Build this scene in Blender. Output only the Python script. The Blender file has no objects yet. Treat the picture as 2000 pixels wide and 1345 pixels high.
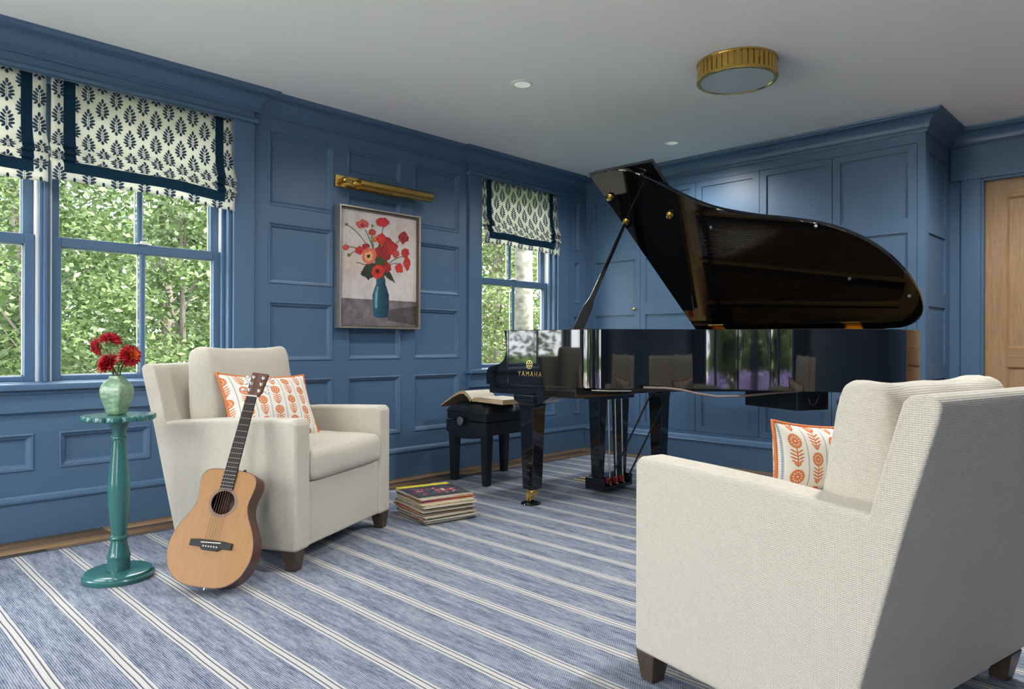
import bpy, bmesh, math, random
import numpy as np
from mathutils import Vector, Matrix
random.seed(7)
rng = np.random.default_rng(7)
SC = bpy.context.scene
COL = SC.collection
PI = math.pi

# ------------------------------------------------------------------ camera
CAM_Z = 0.95
cam_d = bpy.data.cameras.new('camera')
cam_d.sensor_width = 36.0
cam_d.lens = 1369.5 / 2000 * 36.0
cam_d.shift_y = -0.0006
cam_d.clip_start = 0.02
cam_d.clip_end = 300
cam = bpy.data.objects.new('camera', cam_d)
COL.objects.link(cam)
_th = math.radians(44.482); _ro = math.radians(0.154)
_f = Vector((math.cos(_th), math.sin(_th), 0)); _r = Vector((math.sin(_th), -math.cos(_th), 0)); _u = Vector((0, 0, 1))
_r2 = _r * math.cos(_ro) + _u * math.sin(_ro); _u2 = _u * math.cos(_ro) - _r * math.sin(_ro)
cam.matrix_world = Matrix(((_r2.x, _u2.x, -_f.x, 0), (_r2.y, _u2.y, -_f.y, 0), (_r2.z, _u2.z, -_f.z, CAM_Z), (0, 0, 0, 1)))
SC.camera = cam

# ------------------------------------------------------------------ light
SC.view_settings.view_transform = 'Standard'
SC.view_settings.look = 'None'
SC.view_settings.gamma = 1.0
SC.view_settings.use_curve_mapping = False
SC.view_settings.exposure = 0.78
WORLD_STRENGTH = 7.0
world = bpy.data.worlds.new('overcast_sky')
SC.world = world
world.use_nodes = True
_nt = world.node_tree
_bg = _nt.nodes['Background']
_tc = _nt.nodes.new('ShaderNodeTexCoord'); _nz = _nt.nodes.new('ShaderNodeTexNoise'); _rp = _nt.nodes.new('ShaderNodeValToRGB')
_nz.inputs['Scale'].default_value = 2.5; _nz.inputs['Detail'].default_value = 4
_rp.color_ramp.elements[0].position = 0.3; _rp.color_ramp.elements[0].color = (0.80, 0.89, 1.0, 1)
_rp.color_ramp.elements[1].position = 0.7; _rp.color_ramp.elements[1].color = (1.0, 1.0, 1.0, 1)
_nt.links.new(_tc.outputs['Generated'], _nz.inputs['Vector'])
_nt.links.new(_nz.outputs['Fac'], _rp.inputs['Fac'])
_nt.links.new(_rp.outputs['Color'], _bg.inputs['Color'])
_bg.inputs['Strength'].default_value = WORLD_STRENGTH
sun_d = bpy.data.lights.new('sun', 'SUN'); sun_d.energy = 24.0; sun_d.angle = math.radians(12); sun_d.color = (1.0, 0.95, 0.86)
sun = bpy.data.objects.new('sun', sun_d); COL.objects.link(sun)
sun.rotation_euler = Vector((0.30, -0.48, 0.83)).to_track_quat('Z', 'Y').to_euler()
SC.cycles.use_denoising = True
SC.cycles.max_bounces = 10; SC.cycles.diffuse_bounces = 6; SC.cycles.glossy_bounces = 5
SC.cycles.transparent_max_bounces = 16; SC.cycles.transmission_bounces = 6
SC.cycles.caustics_reflective = False; SC.cycles.caustics_refractive = False
SC.cycles.sample_clamp_indirect = 8.0

def portal(name, cx, cy, cz, nx, ny, w, h):
    d = bpy.data.lights.new(name, 'AREA'); d.shape = 'RECTANGLE'; d.size = w; d.size_y = h; d.cycles.is_portal = True
    o = bpy.data.objects.new(name, d); COL.objects.link(o); o.location = (cx, cy, cz)
    o.rotation_euler = Vector((-nx, -ny, 0)).to_track_quat('Z', 'Y').to_euler()

# room constants (metres)
YW = 4.061       # face of the window wall
XC = 5.108       # face of the built-in cabinets
XD = 5.73        # face of the wall with the oak door
XR = -1.9        # rear wall with the garden doors, behind the camera
YS = -2.2        # side wall behind the camera
CZ = 2.453       # ceiling
portal('daylight_portal_garden', XR - .16, -0.10, 1.15, 1, 0, 1.6, 2.2)
portal('daylight_portal_terrace', XR - .16, 2.65, 1.17, 1, 0, 2.3, 2.3)
portal('daylight_portal_pair', 0.85, YW + .2, 1.3, 0, -1, 1.9, 1.1)
portal('daylight_portal_single', 4.23, YW + .2, 1.3, 0, -1, 0.92, 1.1)

# ------------------------------------------------------------------ node helpers
class X:
    """a socket (or number) with arithmetic that becomes Math nodes"""
    def __init__(s, nt, v): s.nt = nt; s.v = v
    def _m(s, op, *a):
        n = s.nt.nodes.new('ShaderNodeMath'); n.operation = op
        for i, q in enumerate((s,) + a):
            q = q.v if isinstance(q, X) else q
            if isinstance(q, (int, float)): n.inputs[i].default_value = q
            else: s.nt.links.new(q, n.inputs[i])
        return X(s.nt, n.outputs[0])
    def __add__(s, o): return s._m('ADD', o)
    __radd__ = __add__
    def __sub__(s, o): return s._m('SUBTRACT', o)
    def __rsub__(s, o): return X(s.nt, o)._m('SUBTRACT', s)
    def __mul__(s, o): return s._m('MULTIPLY', o)
    __rmul__ = __mul__
    def __truediv__(s, o): return s._m('DIVIDE', o)
    def __neg__(s): return s._m('MULTIPLY', -1.0)
    def abs(s): return s._m('ABSOLUTE')
    def sqrt(s): return s._m('SQRT')
    def sin(s): return s._m('SINE')
    def fract(s): return s._m('FRACT')
    def floor(s): return s._m('FLOOR')
    def mod(s, o): return s._m('FLOORED_MODULO', o)
    def lt(s, o): return s._m('LESS_THAN', o)
    def gt(s, o): return s._m('GREATER_THAN', o)
    def min(s, o): return s._m('MINIMUM', o)
    def max(s, o): return s._m('MAXIMUM', o)
    def atan2(s, o): return s._m('ARCTAN2', o)
    def step(s, a, b):
        n = s.nt.nodes.new('ShaderNodeMapRange'); n.interpolation_type = 'SMOOTHSTEP'
        s.nt.links.new(s.v, n.inputs[0]); n.inputs[1].default_value = a; n.inputs[2].default_value = b
        return X(s.nt, n.outputs[0])

def band(x, c, hw, soft=0.0008):      # 1 within |x-c|<hw
    return 1.0 - (x - c).abs().step(hw - soft, hw + soft)

def hyp(a, b): return (a * a + b * b).sqrt()

class M:
    def __init__(s, name, color=(0.5, 0.5, 0.5), rough=0.5, metal=0.0, spec=0.5, coat=0.0, sheen=0.0):
        s.m = bpy.data.materials.new(name); s.m.use_nodes = True; s.nt = s.m.node_tree
        s.b = s.nt.nodes['Principled BSDF']
        s.b.inputs['Base Color'].default_value = (*color, 1); s.b.inputs['Roughness'].default_value = rough
        s.b.inputs['Metallic'].default_value = metal; s.b.inputs['Specular IOR Level'].default_value = spec
        s.b.inputs['Coat Weight'].default_value = coat; s.b.inputs['Coat Roughness'].default_value = 0.04
        if sheen: s.b.inputs['Sheen Weight'].default_value = sheen
        s.m.diffuse_color = (*color, 1)
    def coords(s, kind='Object'):
        if not hasattr(s, 'tc'): s.tc = s.nt.nodes.new('ShaderNodeTexCoord')
        return s.tc.outputs[kind]
    def xyz(s, kind='Object'):
        n = s.nt.nodes.new('ShaderNodeSeparateXYZ'); s.nt.links.new(s.coords(kind), n.inputs[0])
        return [X(s.nt, n.outputs[i]) for i in range(3)]
    def noise(s, scale, detail=3, kind='Object', stretch=None, rough=0.5):
        n = s.nt.nodes.new('ShaderNodeTexNoise'); n.inputs['Scale'].default_value = scale; n.inputs['Detail'].default_value = detail; n.inputs['Roughness'].default_value = rough
        c = s.coords(kind)
        if stretch:
            mp = s.nt.nodes.new('ShaderNodeMapping'); mp.inputs['Scale'].default_value = stretch
            s.nt.links.new(c, mp.inputs[0]); c = mp.outputs[0]
        s.nt.links.new(c, n.inputs['Vector'])
        return X(s.nt, n.outputs['Fac'])
    def mix(s, fac, a, b):
        n = s.nt.nodes.new('ShaderNodeMix'); n.data_type = 'RGBA'
        if isinstance(fac, X): s.nt.links.new(fac.v, n.inputs[0])
        else: n.inputs[0].default_value = fac
        for i, c in ((6, a), (7, b)):
            if isinstance(c, tuple): n.inputs[i].default_value = (*c[:3], 1)
            else: s.nt.links.new(c, n.inputs[i])
        return n.outputs[2]
    def color(s, c): s.nt.links.new(c, s.b.inputs['Base Color'])
    def roughness(s, x): s.nt.links.new(x.v, s.b.inputs['Roughness'])
    def bump(s, h, strength=0.3, dist=0.002):
        n = s.nt.nodes.new('ShaderNodeBump'); n.inputs['Strength'].default_value = strength; n.inputs['Distance'].default_value = dist
        s.nt.links.new(h.v, n.inputs['Height']); s.nt.links.new(n.outputs[0], s.b.inputs['Normal'])
        return s

# ------------------------------------------------------------------ mesh helpers
class MB:
    def __init__(s): s.v = []; s.f = []; s.uv = None
    def add(s, vs, fs):
        o = len(s.v); s.v += [tuple(p) for p in vs]; s.f += [tuple(i + o for i in f) for f in fs]; return s
    def box(s, x0, x1, y0, y1, z0, z1):
        return s.add([(x0, y0, z0), (x1, y0, z0), (x1, y1, z0), (x0, y1, z0), (x0, y0, z1), (x1, y0, z1), (x1, y1, z1), (x0, y1, z1)],
                     [(0, 3, 2, 1), (4, 5, 6, 7), (0, 1, 5, 4), (1, 2, 6, 5), (2, 3, 7, 6), (3, 0, 4, 7)])
    def prism(s, poly, axis, a0, a1):
        """poly: list of 2D points in the other two axes (axis 'x': (y,z), 'y': (x,z), 'z': (x,y))"""
        n = len(poly)
        def p3(p, a):
            return {'x': (a, p[0], p[1]), 'y': (p[0], a, p[1]), 'z': (p[0], p[1], a)}[axis]
        vs = [p3(p, a0) for p in poly] + [p3(p, a1) for p in poly]
        fs = [tuple(range(n))[::-1], tuple(range(n, 2 * n))] + [(i, (i + 1) % n, n + (i + 1) % n, n + i) for i in range(n)]
        return s.add(vs, fs)
    def loft(s, rings, closed=True, caps=True):
        n = len(rings[0]); vs = [p for r in rings for p in r]; fs = []
        for k in range(len(rings) - 1):
            for i in range(n if closed else n - 1):
                j = (i + 1) % n; fs.append((k * n + i, k * n + j, (k + 1) * n + j, (k + 1) * n + i))
        if caps and closed:
            fs.append(tuple(range(n))[::-1]); fs.append(tuple((len(rings) - 1) * n + i for i in range(n)))
        return s.add(vs, fs)
    def lathe(s, prof, cx=0, cy=0, seg=24):
        return s.loft([[(cx + r * math.cos(2 * PI * i / seg), cy + r * math.sin(2 * PI * i / seg), z) for i in range(seg)] for r, z in prof])
    def tube(s, path, r, seg=8, caps=True):
        path = [Vector(p) for p in path]; rings = []; up = None
        for i, p in enumerate(path):
            t = (path[min(i + 1, len(path) - 1)] - path[max(i - 1, 0)]).normalized()
            if up is None: up = Vector((0, 0, 1)) if abs(t.z) < .9 else Vector((1, 0, 0))
            a = t.cross(up)
            if a.length < 1e-6: a = t.orthogonal()
            a.normalize(); up = a.cross(t).normalized()
            rr = r[i] if isinstance(r, (list, tuple)) else r
            rings.append([p + (a * math.cos(2 * PI * k / seg) + up * math.sin(2 * PI * k / seg)) * rr for k in range(seg)])
        return s.loft(rings, caps=caps)
    def ball(s, c, r, seg=12, rings=8, scale=(1, 1, 1)):
        rs = []
        for i in range(1, rings):
            a = PI * i / rings
            rs.append([(c[0] + r * scale[0] * math.sin(a) * math.cos(2 * PI * k / seg), c[1] + r * scale[1] * math.sin(a) * math.sin(2 * PI * k / seg), c[2] - r * scale[2] * math.cos(a)) for k in range(seg)])
        return s.loft(rs)
    def sweep(s, path, prof, side=1):
        """path: 2D polyline in plan; prof: list of (d, z); offsets to the left*side with mitres"""
        n = len(path); rings = []
        for i in range(n):
            ns = []
            for a, b in ((i - 1, i), (i, i + 1)):
                if a < 0 or b >= n: continue
                d = Vector((path[b][0] - path[a][0], path[b][1] - path[a][1])).normalized(); ns.append(Vector((-d.y, d.x)) * side)
            m = ns[0] if len(ns) == 1 else (ns[0] + ns[1]) / (1 + ns[0].dot(ns[1]))
            rings.append([(path[i][0] + m.x * d, path[i][1] + m.y * d, z) for d, z in prof])
        return s.loft(rings)
    def rot(s, mat):
        s.v = [tuple(mat @ Vector(p)) for p in s.v]; return s
    def build(s, name, mat, parent=None, bevel=0.0, smooth=False, seg=2, auto=None):
        me = bpy.data.meshes.new(name); me.from_pydata(s.v, [], s.f); me.update()
        bm = bmesh.new(); bm.from_mesh(me); bmesh.ops.recalc_face_normals(bm, faces=bm.faces); bm.to_mesh(me); bm.free()
        return finish(me, name, mat, parent, bevel, smooth, seg)

def finish(me, name, mat, parent=None, bevel=0.0, smooth=False, seg=2):
    o = bpy.data.objects.new(name, me); COL.objects.link(o)
    if mat is not None: me.materials.append(mat.m if isinstance(mat, M) else mat)
    if parent is not None: o.parent = parent
    if smooth:
        me.polygons.foreach_set('use_smooth', [True] * len(me.polygons))
        if smooth != 'all': me.set_sharp_from_angle(angle=math.radians(38))
    if bevel:
        b = o.modifiers.new('bevel', 'BEVEL'); b.width = bevel; b.segments = seg; b.limit_method = 'ANGLE'; b.angle_limit = math.radians(35)
        me.polygons.foreach_set('use_smooth', [True] * len(me.polygons)); b.harden_normals = False
        w = o.modifiers.new('wn', 'WEIGHTED_NORMAL'); w.keep_sharp = False
    return o

def tag(o, label, cat, group=None, kind=None):
    o['label'] = label; o['category'] = cat
    if group: o['group'] = group
    if kind: o['kind'] = kind
    return o
def thing(name, label, cat, loc=(0, 0, 0), rz=0, group=None, kind=None):
    o = bpy.data.objects.new(name, None); COL.objects.link(o); o.location = loc; o.rotation_euler = (0, 0, rz); o.empty_display_size = .1
    return tag(o, label, cat, group, kind)

def rounded_box(w, d, h, r, n=10, puff=(0, 0, 0), wrinkle=0.0, seed=0):
    """soft box centred on x,y with base z=0; puff=(x,y,z) bulge of each pair of faces"""
    mb = MB(); bm = bmesh.new(); bmesh.ops.create_cube(bm, size=2.0)
    bmesh.ops.subdivide_edges(bm, edges=bm.edges, cuts=n, use_grid_fill=True)
    hw, hd, hh = w / 2, d / 2, h / 2
    rr = random.Random(seed); ph = [rr.uniform(0, 6.28) for _ in range(6)]
    for v in bm.verts:
        # concentrate the grid lines near the edges
        q = Vector([math.copysign(1 - (1 - abs(c)) ** 1.35, c) for c in v.co])
        p = Vector((q.x * hw, q.y * hd, q.z * hh))
        inner = Vector((max(-hw + r, min(hw - r, p.x)), max(-hd + r, min(hd - r, p.y)), max(-hh + r, min(hh - r, p.z))))
        dl = p - inner
        if dl.length > 1e-6: p = inner + dl.normalized() * r
        ux, uy, uz = p.x / hw, p.y / hd, p.z / hh
        fx, fy, fz = (1 - ux * ux), (1 - uy * uy), (1 - uz * uz)
        p.x += puff[0] * math.copysign(1, ux) * fy * fz * abs(ux) ** 3
        p.y += puff[1] * math.copysign(1, uy) * fx * fz * abs(uy) ** 3
        p.z += puff[2] * math.copysign(1, uz) * fx * fy * abs(uz) ** 3
        if wrinkle:
            k = wrinkle * (math.sin(9 * ux + ph[0]) * math.sin(7 * uy + ph[1]) + .6 * math.sin(17 * uz + 5 * ux + ph[2]) * math.sin(13 * uy + ph[3]))
            p += dl.normalized() * k if dl.length > 1e-6 else Vector((0, 0, 0))
        v.co = p + Vector((0, 0, hh))
    me = bpy.data.meshes.new('soft'); bm.to_mesh(me); bm.free()
    return me

def text_mesh(s, size, depth, spacing=1.0):
    cu = bpy.data.curves.new('lettering', 'FONT'); cu.body = s; cu.size = size; cu.extrude = depth; cu.align_x = 'LEFT'; cu.space_character = spacing
    o = bpy.data.objects.new('lettering', cu); COL.objects.link(o)
    dg = bpy.context.evaluated_depsgraph_get(); dg.update()
    me = bpy.data.meshes.new_from_object(o.evaluated_get(dg)); COL.objects.unlink(o); bpy.data.objects.remove(o)
    return me

# ------------------------------------------------------------------ materials
BLUE = M('blue_paint', (0.071, 0.137, 0.233), 0.40)
BLUE.bump(BLUE.noise(180, 2), 0.03, 0.001)
WHITE = M('ceiling_paint', (0.86, 0.86, 0.85), 0.75)
WHITE.bump(WHITE.noise(140, 2), 0.04, 0.001)
TRACK = M('white_vinyl', (0.78, 0.78, 0.76), 0.4)
BRASS = M('aged_brass', (0.60, 0.40, 0.11), 0.26, 1.0)
BRASS.roughness(BRASS.noise(12, 2) * 0.12 + 0.20)
GOLD = M('polished_gold', (0.85, 0.60, 0.20), 0.16, 1.0)
CHROME = M('chrome', (0.75, 0.75, 0.76), 0.12, 1.0)
STEEL = M('rod_steel', (0.62, 0.58, 0.52), 0.25, 1.0)
LACQUER = M('black_lacquer', (0.0035, 0.004, 0.005), 0.035, 0, 0.5, 0.6)
SATIN = M('black_satin', (0.010, 0.012, 0.015), 0.30, 0, 0.5)
LEATHER = M('black_leather', (0.008, 0.009, 0.011), 0.30, 0, 0.5)
LEATHER.bump(LEATHER.noise(350, 3), 0.15, 0.001)
FELT_RED = M('red_felt', (0.30, 0.015, 0.02), 0.9)
RUBBER = M('grey_rubber', (0.22, 0.22, 0.22), 0.6)
WALNUT = M('dark_leg_wood', (0.055, 0.037, 0.026), 0.38)
WALNUT.color(WALNUT.mix(WALNUT.noise(14, 6, stretch=(6, 6, 0.6)), (0.035, 0.024, 0.017), (0.085, 0.058, 0.040)))

def wood(name, a, b, scale=9, stretch=(1, 12, 12), rough=0.42):
    m = M(name, a, rough); n = m.noise(scale, 7, stretch=stretch, rough=.6); n2 = m.noise(scale * 9, 3, stretch=stretch)
    m.color(m.mix((n * 0.75 + n2 * 0.35).step(0.30, 0.80), a, b)); m.bump(n2, 0.06, 0.001); return m
OAK_FLOOR = wood('oak_floor', (0.185, 0.110, 0.052), (0.265, 0.165, 0.082), 4, (1, 14, 14))
OAK_DOOR = wood('oak_door', (0.29, 0.165, 0.075), (0.44, 0.27, 0.135), 7, (12, 12, 0.8))
OAK_RAIL = wood('oak_door_rail', (0.27, 0.15, 0.068), (0.41, 0.25, 0.12), 7, (12, 0.8, 12))

def weave(name, ca, cb, scale=1500, slub=0.6):
    m = M(name, ca, 0.9, 0, 0.15, 0, 0.25)
    x, y, z = m.xyz('UV') if False else m.xyz('Object')
    n1 = m.noise(26, 4, stretch=(3.0, 3.0, 26)); n2 = m.noise(26, 4, stretch=(26, 26, 3.0)); n3 = m.noise(420, 2)
    m.color(m.mix((n1 * 0.5 + n2 * 0.2 + n3 * 0.4).step(0.32, 0.78), ca, cb))
    h = (z * scale).sin() * 0.5 + (x * scale * .7 + y * scale * .7).sin() * 0.35 + n1 * 1.2 + n3 * 0.8
    m.bump(h, slub, 0.0016); return m
CREAM = weave('cream_upholstery', (0.47, 0.430, 0.350), (0.615, 0.570, 0.480))

GLASS = M('window_glass'); 
def make_glass(mm, tint=(1, 1, 1)):
    nt = mm.nt; nt.nodes.remove(mm.b); out = nt.nodes['Material Output']
    t = nt.nodes.new('ShaderNodeBsdfTransparent'); g = nt.nodes.new('ShaderNodeBsdfGlossy'); lw = nt.nodes.new('ShaderNodeLayerWeight'); mx = nt.nodes.new('ShaderNodeMixShader')
    t.inputs[0].default_value = (*tint, 1); g.inputs['Roughness'].default_value = 0.01; lw.inputs['Blend'].default_value = 0.5; fc = X(nt, lw.outputs['Facing']); fc = (fc * fc) * (fc * fc) * fc * 0.5 + 0.022
    nt.links.new(fc.v, mx.inputs[0]); nt.links.new(t.outputs[0], mx.inputs[1]); nt.links.new(g.outputs[0], mx.inputs[2]); nt.links.new(mx.outputs[0], out.inputs[0])
make_glass(GLASS)

# ------------------------------------------------------------------ room shell
def cells(rect, holes):
    """rectangular pieces of rect not covered by holes: each (a0,a1,b0,b1)"""
    xs = sorted({rect[0], rect[1]} | {min(max(h[k], rect[0]), rect[1]) for h in holes for k in (0, 1)})
    out = []
    for i in range(len(xs) - 1):
        a0, a1 = xs[i], xs[i + 1]
        if a1 - a0 < 1e-6: continue
        hs = sorted((h[2], h[3]) for h in holes if h[0] < (a0 + a1) / 2 < h[1]); z = rect[2]
        for z0, z1 in hs:
            if z0 - z > 1e-6: out.append((a0, a1, z, z0))
            z = max(z, z1)
        if rect[3] - z > 1e-6: out.append((a0, a1, z, rect[3]))
    return out

W1 = (-0.09, 1.785, 0.74, 2.265); W2 = (3.772, 4.691, 0.74, 2.265)
ROWS = [(1.797, 2.247), (1.318, 1.694), (0.841, 1.208), (0.315, 0.724)]
panels = []
for c0, c1 in ((2.01, 2.455), (3.12, 3.552), (4.926, 5.014)):
    panels += [(c0, c1, a, b) for a, b in ROWS]
panels += [(2.567, 3.003, 2.08, 2.25), (2.567, 3.003, 1.318, 1.96), (2.567, 3.003, 0.841, 1.208), (2.567, 3.003, 0.315, 0.724)]
panels += [(a, a + .425, 0.327, 0.507) for a in (-0.145, 0.382, 0.914, 1.446)] + [(3.80, 4.19, .327, .507), (4.29, 4.68, .327, .507)]
mb = MB()
for a0, a1, z0, z1 in cells((XR, XD + .2, 0, CZ + .02), [W1, W2] + panels): mb.box(a0, a1, YW, YW + .03, z0, z1)
for a0, a1, z0, z1 in cells((XR - .2, XD + .2, -.3, CZ + .3), [W1, W2]): mb.box(a0, a1, YW + .03, YW + .20, z0, z1)
wall_left = mb.build('wall_left', BLUE)
tag(wall_left, 'blue panelled wall with the curtained windows and the flower painting', 'wall', kind='structure')
def wall_panel(parent, x0, x1, z0, z1, y=YW, s=1, mat=BLUE):
    prof = [(0, 0.0), (0.0005, -.004), (0.004, -.006), (0.009, -.005), (0.012, 0.002), (0.022, 0.006), (0.026, 0.009), (0.029, 0.016), (0.032, 0.0185), (0.034, 0.0185)]
    rings = [[(x0 + d, y + e, z0 + d), (x1 - d, y + e, z0 + d), (x1 - d, y + e, z1 - d), (x0 + d, y + e, z1 - d)] for d, e in prof]
    m = MB(); m.loft(rings, caps=False); n = len(m.v); m.f.append((n - 4, n - 3, n - 2, n - 1))
    return m.build('panel', mat, parent)
for p in panels: wall_panel(wall_left, *p)

mb = MB()
DOOR = (-0.25, 1.085, 0, 2.10)
for a0, a1, z0, z1 in cells((YS - .2, YW + .2, -.3, CZ + .3), [DOOR]): mb.box(XD, XD + .15, a0, a1, z0, z1)
wall_right = tag(mb.build('wall_right', BLUE), 'blue wall around the oak door beside the cabinets', 'wall', kind='structure')
mb = MB()
RWS = [(-.85, .65, 0.06, 2.30, 3), (1.55, 3.75, 0.06, 2.30, 4)]  # second, wider bank of doors added to let in more daylight
for a0, a1, z0, z1 in cells((YS - .2, YW + .2, -.3, CZ + .3), RWS): mb.box(XR - .18, XR, a0, a1, z0, z1)
wall_rear = tag(mb.build('wall_rear', BLUE), 'blue wall with glazed garden doors behind the viewer', 'wall', kind='structure')
mb = MB(); mb.box(XR - .18, XD + .15, YS - .18, YS, -.3, CZ + .3)
wall_side = tag(mb.build('wall_side', BLUE), 'plain blue wall behind the viewer on the right', 'wall', kind='structure')
mb = MB(); mb.box(XR - .5, XD + .4, YS - .5, YW + .55, CZ, CZ + .30)
ceiling = tag(mb.build('ceiling', WHITE), 'flat off-white painted ceiling', 'ceiling', kind='structure')

# floor: subfloor plus oak planks along the border the rug leaves free
mb = MB(); mb.box(XR - .18, XD + .15, YS - .18, YW + .2, -.12, -.016)
floor = tag(mb.build('floor', OAK_FLOOR), 'oak plank floor showing around the rug edge', 'floor', kind='structure')
pw = 0.125; rnd = random.Random(3); pid = 0
plank_meshes = {}
def plank(x0, x1, y0, y1):
    key = (round(x1 - x0, 3), round(y1 - y0, 3))
    if key not in plank_meshes:
        m = MB(); m.box(-key[0] / 2 + .0006, key[0] / 2 - .0006, -key[1] / 2 + .0006, key[1] / 2 - .0006, -.016, 0)
        o = m.build('plank', OAK_FLOOR, floor, bevel=.0012, seg=1); plank_meshes[key] = o.data
    else:
        o = bpy.data.objects.new('plank', plank_meshes[key]); COL.objects.link(o); o.parent = floor
    o.location = ((x0 + x1) / 2, (y0 + y1) / 2, rnd.uniform(-.0004, 0))
y = YW - .01
for row in range(4):
    x = XR + [0, -.7, -.3, -1.0][row]
    while x < XC - .06:
        x1 = x + 1.5
        plank(max(x, XR), min(x1, XC - .05), y - pw, y); x = x1
    y -= pw
yy = y
for col in range(2):
    x1 = XC - .05 - col * pw; yv = yy
    while yv > YS:
        plank(x1 - pw, x1, max(yv - 1.5, YS), yv); yv -= 1.5
mb = MB(); mb.box(XR, XC - .05 - 2 * pw, YS, yy, -.016, -.001); mb.build('plank_field', OAK_FLOOR, floor)
mb = MB(); mb.box(XC - .05, XD, YS, 1.2, -.016, -.001); mb.build('plank_field', OAK_FLOOR, floor)

# rug --------------------------------------------------------------
RUG = M('striped_rug', (0.3, 0.35, 0.45), 0.95, 0, 0.1)
x, y, z = RUG.xyz('Object')
warp = RUG.noise(3.0, 2) * 0.010 - 0.005 + RUG.noise(45, 2) * 0.0015
sx = (x + warp - 0.491 + 0.09025 + 0.1805 * 40).mod(0.1805) - 0.09025
white = band(sx, 0.0, 0.0195, 0.0012)
line = band(sx.abs(), 0.0095, 0.0022, 0.0006)
thread = (x * (2 * PI / 0.0062)).sin() * 0.5 + 0.5
row = (y * (2 * PI / 0.0075) + (x / 0.0062).floor() * PI).sin() * 0.5 + 0.5
mott = RUG.noise(60, 5, stretch=(4.0, 0.5, 1), rough=.7)
big = RUG.noise(14, 5, stretch=(3.0, 0.35, 1), rough=.65)
fac = (thread * 0.45 + row * 0.40 + mott * 1.25 + big * 1.05 - 1.03).step(0.10, 0.92)
blue = RUG.mix(fac, (0.030, 0.050, 0.105), (0.36, 0.39, 0.45))
c = RUG.mix(white, blue, (0.52, 0.50, 0.475))
dash = line * (0.70 + row * 0.30)
RUG.color(RUG.mix(dash, c, (0.03, 0.045, 0.10)))
RUG.bump(thread * 0.6 + row * 0.8 + mott, 0.5, 0.002)
mb = MB(); mb.box(-1.6, 4.885, -1.9, 3.713, 0.0, 0.009)
rug = tag(mb.build('rug', RUG, bevel=.003), 'flat-woven denim blue rug with narrow white stripes', 'rug')
EDGE = M('rug_binding', (0.04, 0.05, 0.08), 0.9)
mb = MB(); mb.box(-1.6, 4.888, 3.708, 3.7165, 0.0, 0.0105); mb.box(4.880, 4.8885, -1.9, 3.716, 0.0, 0.0105); mb.build('binding', EDGE, rug)

# baseboards -------------------------------------------------------
BP = [(0, 0), (0.025, 0), (0.025, 0.172), (0.030, 0.176), (0.033, 0.184), (0.031, 0.192), (0.022, 0.198), (0.014, 0.204), (0.010, 0.210), (0, 0.212)]
tag(MB().sweep([(XR, YW), (XC, YW)], BP, -1).build('baseboard_left', BLUE, smooth=True), 'tall blue baseboard under the windows', 'baseboard', kind='structure')
tag(MB().sweep([(XD, 1.27), (XD, 1.2)], BP, -1).build('baseboard_right', BLUE, smooth=True), 'short blue baseboard beside the oak door', 'baseboard', kind='structure')
tag(MB().sweep([(XR, YS), (XD, YS)], BP, 1).build('baseboard_side', BLUE, smooth=True), 'blue baseboard on the wall behind the viewer', 'baseboard', kind='structure')

# crown ------------------------------------------------------------
CP = [(0, 2.332), (0.012, 2.332), (0.014, 2.339), (0.019, 2.342), (0.019, 2.350), (0.026, 2.354)]
for i in range(9):
    a = PI / 2 * i / 8; CP.append((0.026 + 0.070 * (1 - math.cos(a)), 2.354 + 0.068 * math.sin(a)))
CP += [(0.100, 2.424), (0.100, 2.432), (0.106, 2.436), (0.110, 2.444), (0.112, 2.4535), (0, 2.4535)]
cpath = [(XR, YW - .026), (1.915, YW - .026), (1.915, YW), (3.64, YW), (3.64, YW - .026), (4.845, YW - .026), (4.845, YW), (XC, YW), (XC, 1.272), (XD, 1.272), (XD, YS), (XR, YS), (XR, YW)]
crown = tag(MB().sweep(cpath, CP, -1).build('trim_1', BLUE, smooth=True), 'deep blue crown moulding running round the ceiling edge', 'trim', kind='structure')

# ------------------------------------------------------------------ windows
def sash(parent, x0, x1, z0, z1, y, stile=.045, top=.045, bot=.045, mx=None, th=.036):
    m = MB()
    m.box(x0, x0 + stile, y, y + th, z0, z1); m.box(x1 - stile, x1, y, y + th, z0, z1)
    m.box(x0 + stile, x1 - stile, y, y + th, z1 - top, z1); m.box(x0 + stile, x1 - stile, y, y + th, z0, z0 + bot)
    mid = (x0 + x1) / 2
    m.prism([(mid - .016, y + .014), (mid - .016, y + .008), (mid - .007, y), (mid + .007, y), (mid + .016, y + .008), (mid + .016, y + .014)], 'z', z0 + bot, z1 - top)
    o = m.build('sash', BLUE, parent, bevel=.004)
    bead = MB()   # pale glazing bead on the outer side of the panes
    for a, b in ((x0 + stile, mid - .016), (mid + .016, x1 - stile)):
        for q in ((a, a + .006, z0 + bot, z1 - top), (b - .006, b, z0 + bot, z1 - top), (a, b, z0 + bot, z0 + bot + .006), (a, b, z1 - top - .006, z1 - top)):
            bead.box(q[0], q[1], y + th - .010, y + th - .002, q[2], q[3])
    bead.build('glazing_bead', TRACK, o)
    for a, b in ((x0 + stile, mid - .006), (mid + .006, x1 - stile)):
        MB().box(a, b, y + .018, y + .022, z0 + bot, z1 - top).build('pane', GLASS, o)
    return o
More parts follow.
